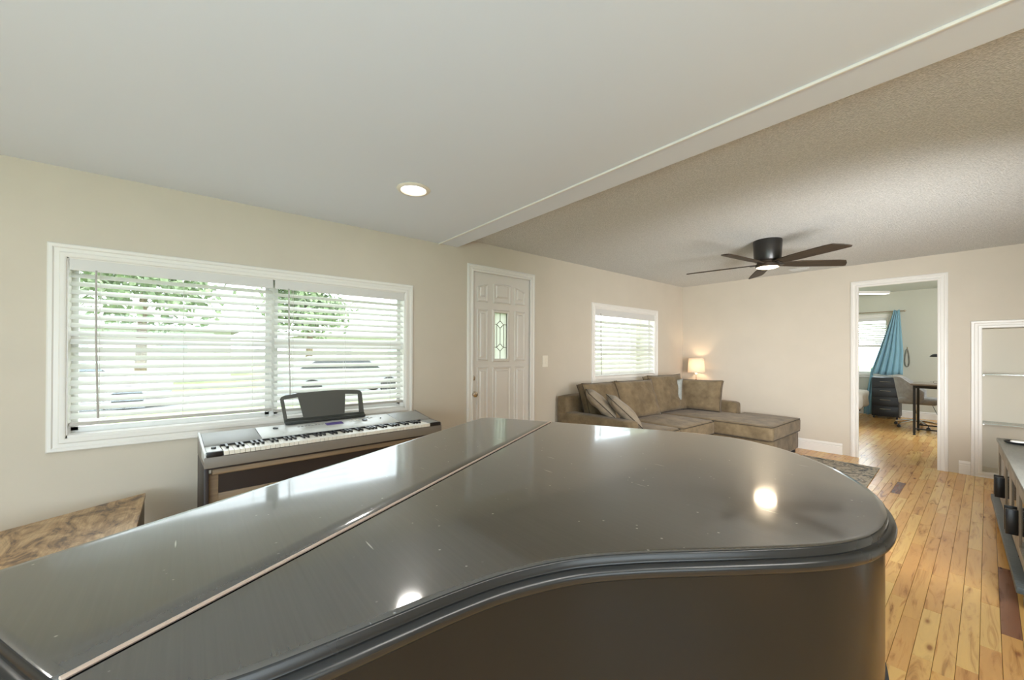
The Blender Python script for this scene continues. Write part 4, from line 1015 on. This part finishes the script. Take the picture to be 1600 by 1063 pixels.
# office chair
chx, chy = 2.50, 9.95
oc = thing('office_chair', 'grey upholstered office chair with chrome star base at the desk', 'chair', (chx, chy, 0), R(0))
def tubshell():
    b = B(); nu, nv = 20, 8; vs = []
    for s_ in (0, 1):
        for j in range(nv+1):
            v = j/nv
            for i in range(nu+1):
                u = -1+2*i/nu; a = R(115)*u          # wraps round the back, opening toward +x
                hgt = (.42 if abs(u) < .45 else .42-.24*((abs(u)-.45)/.55)**1.1)
                r_ = .235+.045*v-(.032 if s_ else 0)
                z = .47+hgt*v
                vs.append((-r_*math.cos(a)*1.02-.02*v, r_*math.sin(a), z))
    n = nu+1; o2 = n*(nv+1)
    fs = [(j*n+i, j*n+i+1, (j+1)*n+i+1, (j+1)*n+i) for j in range(nv) for i in range(nu)]+[(o2+j*n+i, o2+(j+1)*n+i, o2+(j+1)*n+i+1, o2+j*n+i+1) for j in range(nv) for i in range(nu)]
    fs += [(nv*n+i, nv*n+i+1, o2+nv*n+i+1, o2+nv*n+i) for i in range(nu)]+[(i, o2+i, o2+i+1, i+1) for i in range(nu)]
    fs += [(j*n, (j+1)*n, o2+(j+1)*n, o2+j*n) for j in range(nv)]+[(j*n+nu, o2+j*n+nu, o2+(j+1)*n+nu, (j+1)*n+nu) for j in range(nv)]
    b.face(vs, fs); return b
tubshell().done('backrest', M['chairgrey'], oc, smooth=R(60))
soft_box(-.22, .26, -.23, .23, .42, .53, .04, 8, .015, 2, .003).done('seat', M['chairgrey'], oc, smooth=R(180))
B().lathe([(0, .10), (.030, .10), (.030, .24), (.020, .245), (.020, .41), (.06, .42), (0, .425)], (0, 0, 0), 16).done('gas_lift', M['chrome'], oc)
for k in range(5):
    a = R(12+72*k); c_, s_ = math.cos(a), math.sin(a)
    l_ = B().tube([(0, 0, .105), (.10*c_, .10*s_, .115), (.31*c_, .31*s_, .072)], [.022, .020, .013], 8).done('base_spoke', M['chrome'], oc)
    B().lathe([(0, -.022), (.026, -.020), (.026, .020), (0, .022)], (.31*c_, .31*s_, .026), 14, 'y').tube([(.31*c_, .31*s_, .03), (.31*c_, .31*s_, .07)], .006, 6).done('castor', M['black'], l_)
# hanging loop on the wall
hk = thing('wall_hook', 'small hook on the bedroom wall right of the curtain', 'hook', (2.248, BD1, 1.41))
B().box(-.008, .008, -.006, 0, -.02, .03).tube([(0, -.006, 0), (0, -.022, -.006), (0, -.022, .010)], .003, 6).done('hook', M['nickel'], hk)
lpn = thing('hanging_strap', 'grey looped strap hanging from a hook on the bedroom wall', 'strap', (2.248, BD1-.018, 1.40))
B().tube([(.045*math.sin(t)*(.35+.65*(1-math.cos(t))/2), .003*math.sin(2*t), -.36*(1-math.cos(t))/2) for t in [2*PI*k/28 for k in range(28)]], .009, 8, True).done('loop', mat('grey_strap', (.25, .24, .2), .8), lpn)
so_ = thing('wall_outlet', 'white wall outlet low on the bedroom wall', 'outlet', (2.60, BD1, .36))
B().box(-.035, .035, -.006, 0, -.057, .057).done('cover_plate', M['plate'], so_, bevel=.003)
for dz in (-.02, .02): B().box(-.016, .016, -.009, -.005, dz-.013, dz+.013).done('socket', M['plate'], so_, bevel=.002)
cb = thing('power_cord', 'black power cord hanging behind the desk to the outlet', 'cord', (0, 0, 0))
B().tube([(2.60, BD1-.012, .36), (2.60, BD1-.06, .30), (2.68, BD1-.12, .10), (2.80, BD1-.5, .02), (2.9, 10.2, .02), (3.0, 9.62, .2), (3.05, 9.60, .70)], .005, 6).done('cable', M['black'], cb)
cl = thing('ceiling_light_bar', 'long slim white light bar on the bedroom ceiling', 'light', (1.55, 10.75, 2.60), R(47))
B().box(-.1, .62, -.06, .06, -.05, 0).done('housing', M['trim'], cl, bevel=.006); B().box(-.09, .61, -.05, .05, -.062, -.048).done('diffuser', mat('bar_diffuser', (.9, .9, .9), .5, emit=1.2, ecol=(1, 1, 1)), cl, bevel=.004)

# ------------------------------------------------------------------ OUTSIDE
tag(B().box(-90, -WT, -60, 70, -.35, -.30).done('lawn_ground', M['grass'], smooth=0), kind='structure')
tag(B().box(-WT, 60, -60, -3.45, -.35, -.30).box(6.5, 60, -3.45, 70, -.35, -.30).box(-WT, 6.5, BD1+.2, 70, -.35, -.30).done('rear_ground', M['grass'], smooth=0), kind='structure')
tag(B().box(-15.5, -10.5, -60, 70, -.30, -.285).done('road', M['asphalt'], smooth=0), kind='structure')
tag(B().box(-10.5, -1.3, -4.6, -1.5, -.30, -.28).done('driveway', mat('driveway_concrete', (.5, .48, .45), .9), smooth=0), kind='structure')
def house(x, y, w_, d_, h_, label):
    t = thing('house', label, 'house', (x, y, -.3), 0, 'houses across the road')
    B().box(0, d_, 0, w_, 0, h_).done('wall', M['stucco'], t, smooth=0)
    B().face([(-.5, -.5, h_), (d_+.5, -.5, h_), (d_+.5, w_+.5, h_), (-.5, w_+.5, h_), (d_/2, 1.5, h_+1.6), (d_/2, w_-1.5, h_+1.6)], []) 
    b = B(); b.face([(-.5, -.5, h_), (d_+.5, -.5, h_), (d_+.5, w_+.5, h_), (-.5, w_+.5, h_), (d_/2, 2, h_+1.6), (d_/2, w_-2, h_+1.6)], [(0, 3, 2, 1), (0, 1, 4), (1, 2, 5, 4), (2, 3, 5), (3, 0, 4, 5)]); b.done('roof', M['roof'], t, smooth=0)
    for q in (.15, .45, .75): 
        f_ = B().box(d_, d_+.05, w_*q, w_*q+1.3, 1.0, 2.1).done('window', M['trim'], t, smooth=0); B().box(d_+.03, d_+.07, w_*q+.08, w_*q+1.22, 1.08, 2.02).done('pane', M['paleglass'], f_, smooth=0)
house(-34, -11, 13, 8, 2.8, 'pale house across the road seen through the left blind'); house(-38, 7, 14, 8, 2.8, 'pale house across the road seen through the right blind')
def tree(x, y, h_, r_, seed, label):
    r_ *= .72
    t = thing('tree', label, 'tree', (x, y, -.3), 0, 'trees outside the windows'); rr = random.Random(seed)
    B().tube([(0, 0, 0), (.1, .05, h_*.3), (0, .1, h_*.62)], [.22, .17, .10], 8).done('trunk', M['bark'], t)
    b = B(); vs = []; fs = []
    for c in range(26):
        u = Vector((rr.gauss(0, 1), rr.gauss(0, 1), rr.gauss(0, .8))).normalized()*r_*rr.uniform(.35, 1); cc = Vector((0, 0, h_*.68))+u
        for k in range(110):
            p = cc+Vector((rr.gauss(0, 1), rr.gauss(0, 1), rr.gauss(0, 1)))*r_*.23; a = Vector((rr.uniform(-1, 1), rr.uniform(-1, 1), rr.uniform(-1, 1)))*.16; q = Vector((rr.uniform(-1, 1), rr.uniform(-1, 1), rr.uniform(-1, 1)))*.16
            i0 = len(vs); vs += [p-a, p+q, p+a, p-q]; fs.append((i0, i0+1, i0+2, i0+3))
    me = bpy.data.meshes.new('foliage'); me.from_pydata([tuple(v) for v in vs], [], fs); me.materials.append(M['leafgreen'])
    o = bpy.data.objects.new('foliage', me); COL.objects.link(o); o.parent = t; o['kind'] = 'stuff'
tree(-19, -8.0, 7, 3.0, 1, 'green street tree, leftmost seen through the blinds'); tree(-20, -1.6, 7.5, 3.4, 2, 'green street tree, second from left through the blinds'); tree(-21, 5.2, 6.5, 2.6, 3, 'green street tree behind the digital piano'); tree(-12, 27, 8, 3.0, 4, 'large green tree beyond the sofa window')
def car(x, y, rz, label):
    t = thing('car', label, 'car', (x, y, -.285), rz, 'cars parked on the road')
    B().prism([(-2.2, .25), (2.2, .25), (2.25, .6), (2.1, .82), (1.2, .95), (.55, 1.38), (-1.1, 1.42), (-1.9, 1.0), (-2.2, .9)], -.85, .85, T=lambda a, c, z: (a, z, c)).done('body', M['carpaint'], t, bevel=.05)
    B().prism([(1.05, .97), (.5, 1.33), (-1.05, 1.36), (-1.75, 1.0)], -.86, .86, T=lambda a, c, z: (a, z, c)).done('window', M['carglass'], t, bevel=.02)
    for px in (-1.35, 1.35):
        for py in (-.82, .82): B().lathe([(0, -.1), (.32, -.1), (.32, .1), (0, .1)], (px, py, .32), 18, 'y').done('wheel', M['rubber'], t)
car(-12.3, -2.6, R(90), 'grey blue car parked at the road left of the lawn'); car(-12.2, 4.6, R(90), 'grey blue car parked behind the digital piano view')
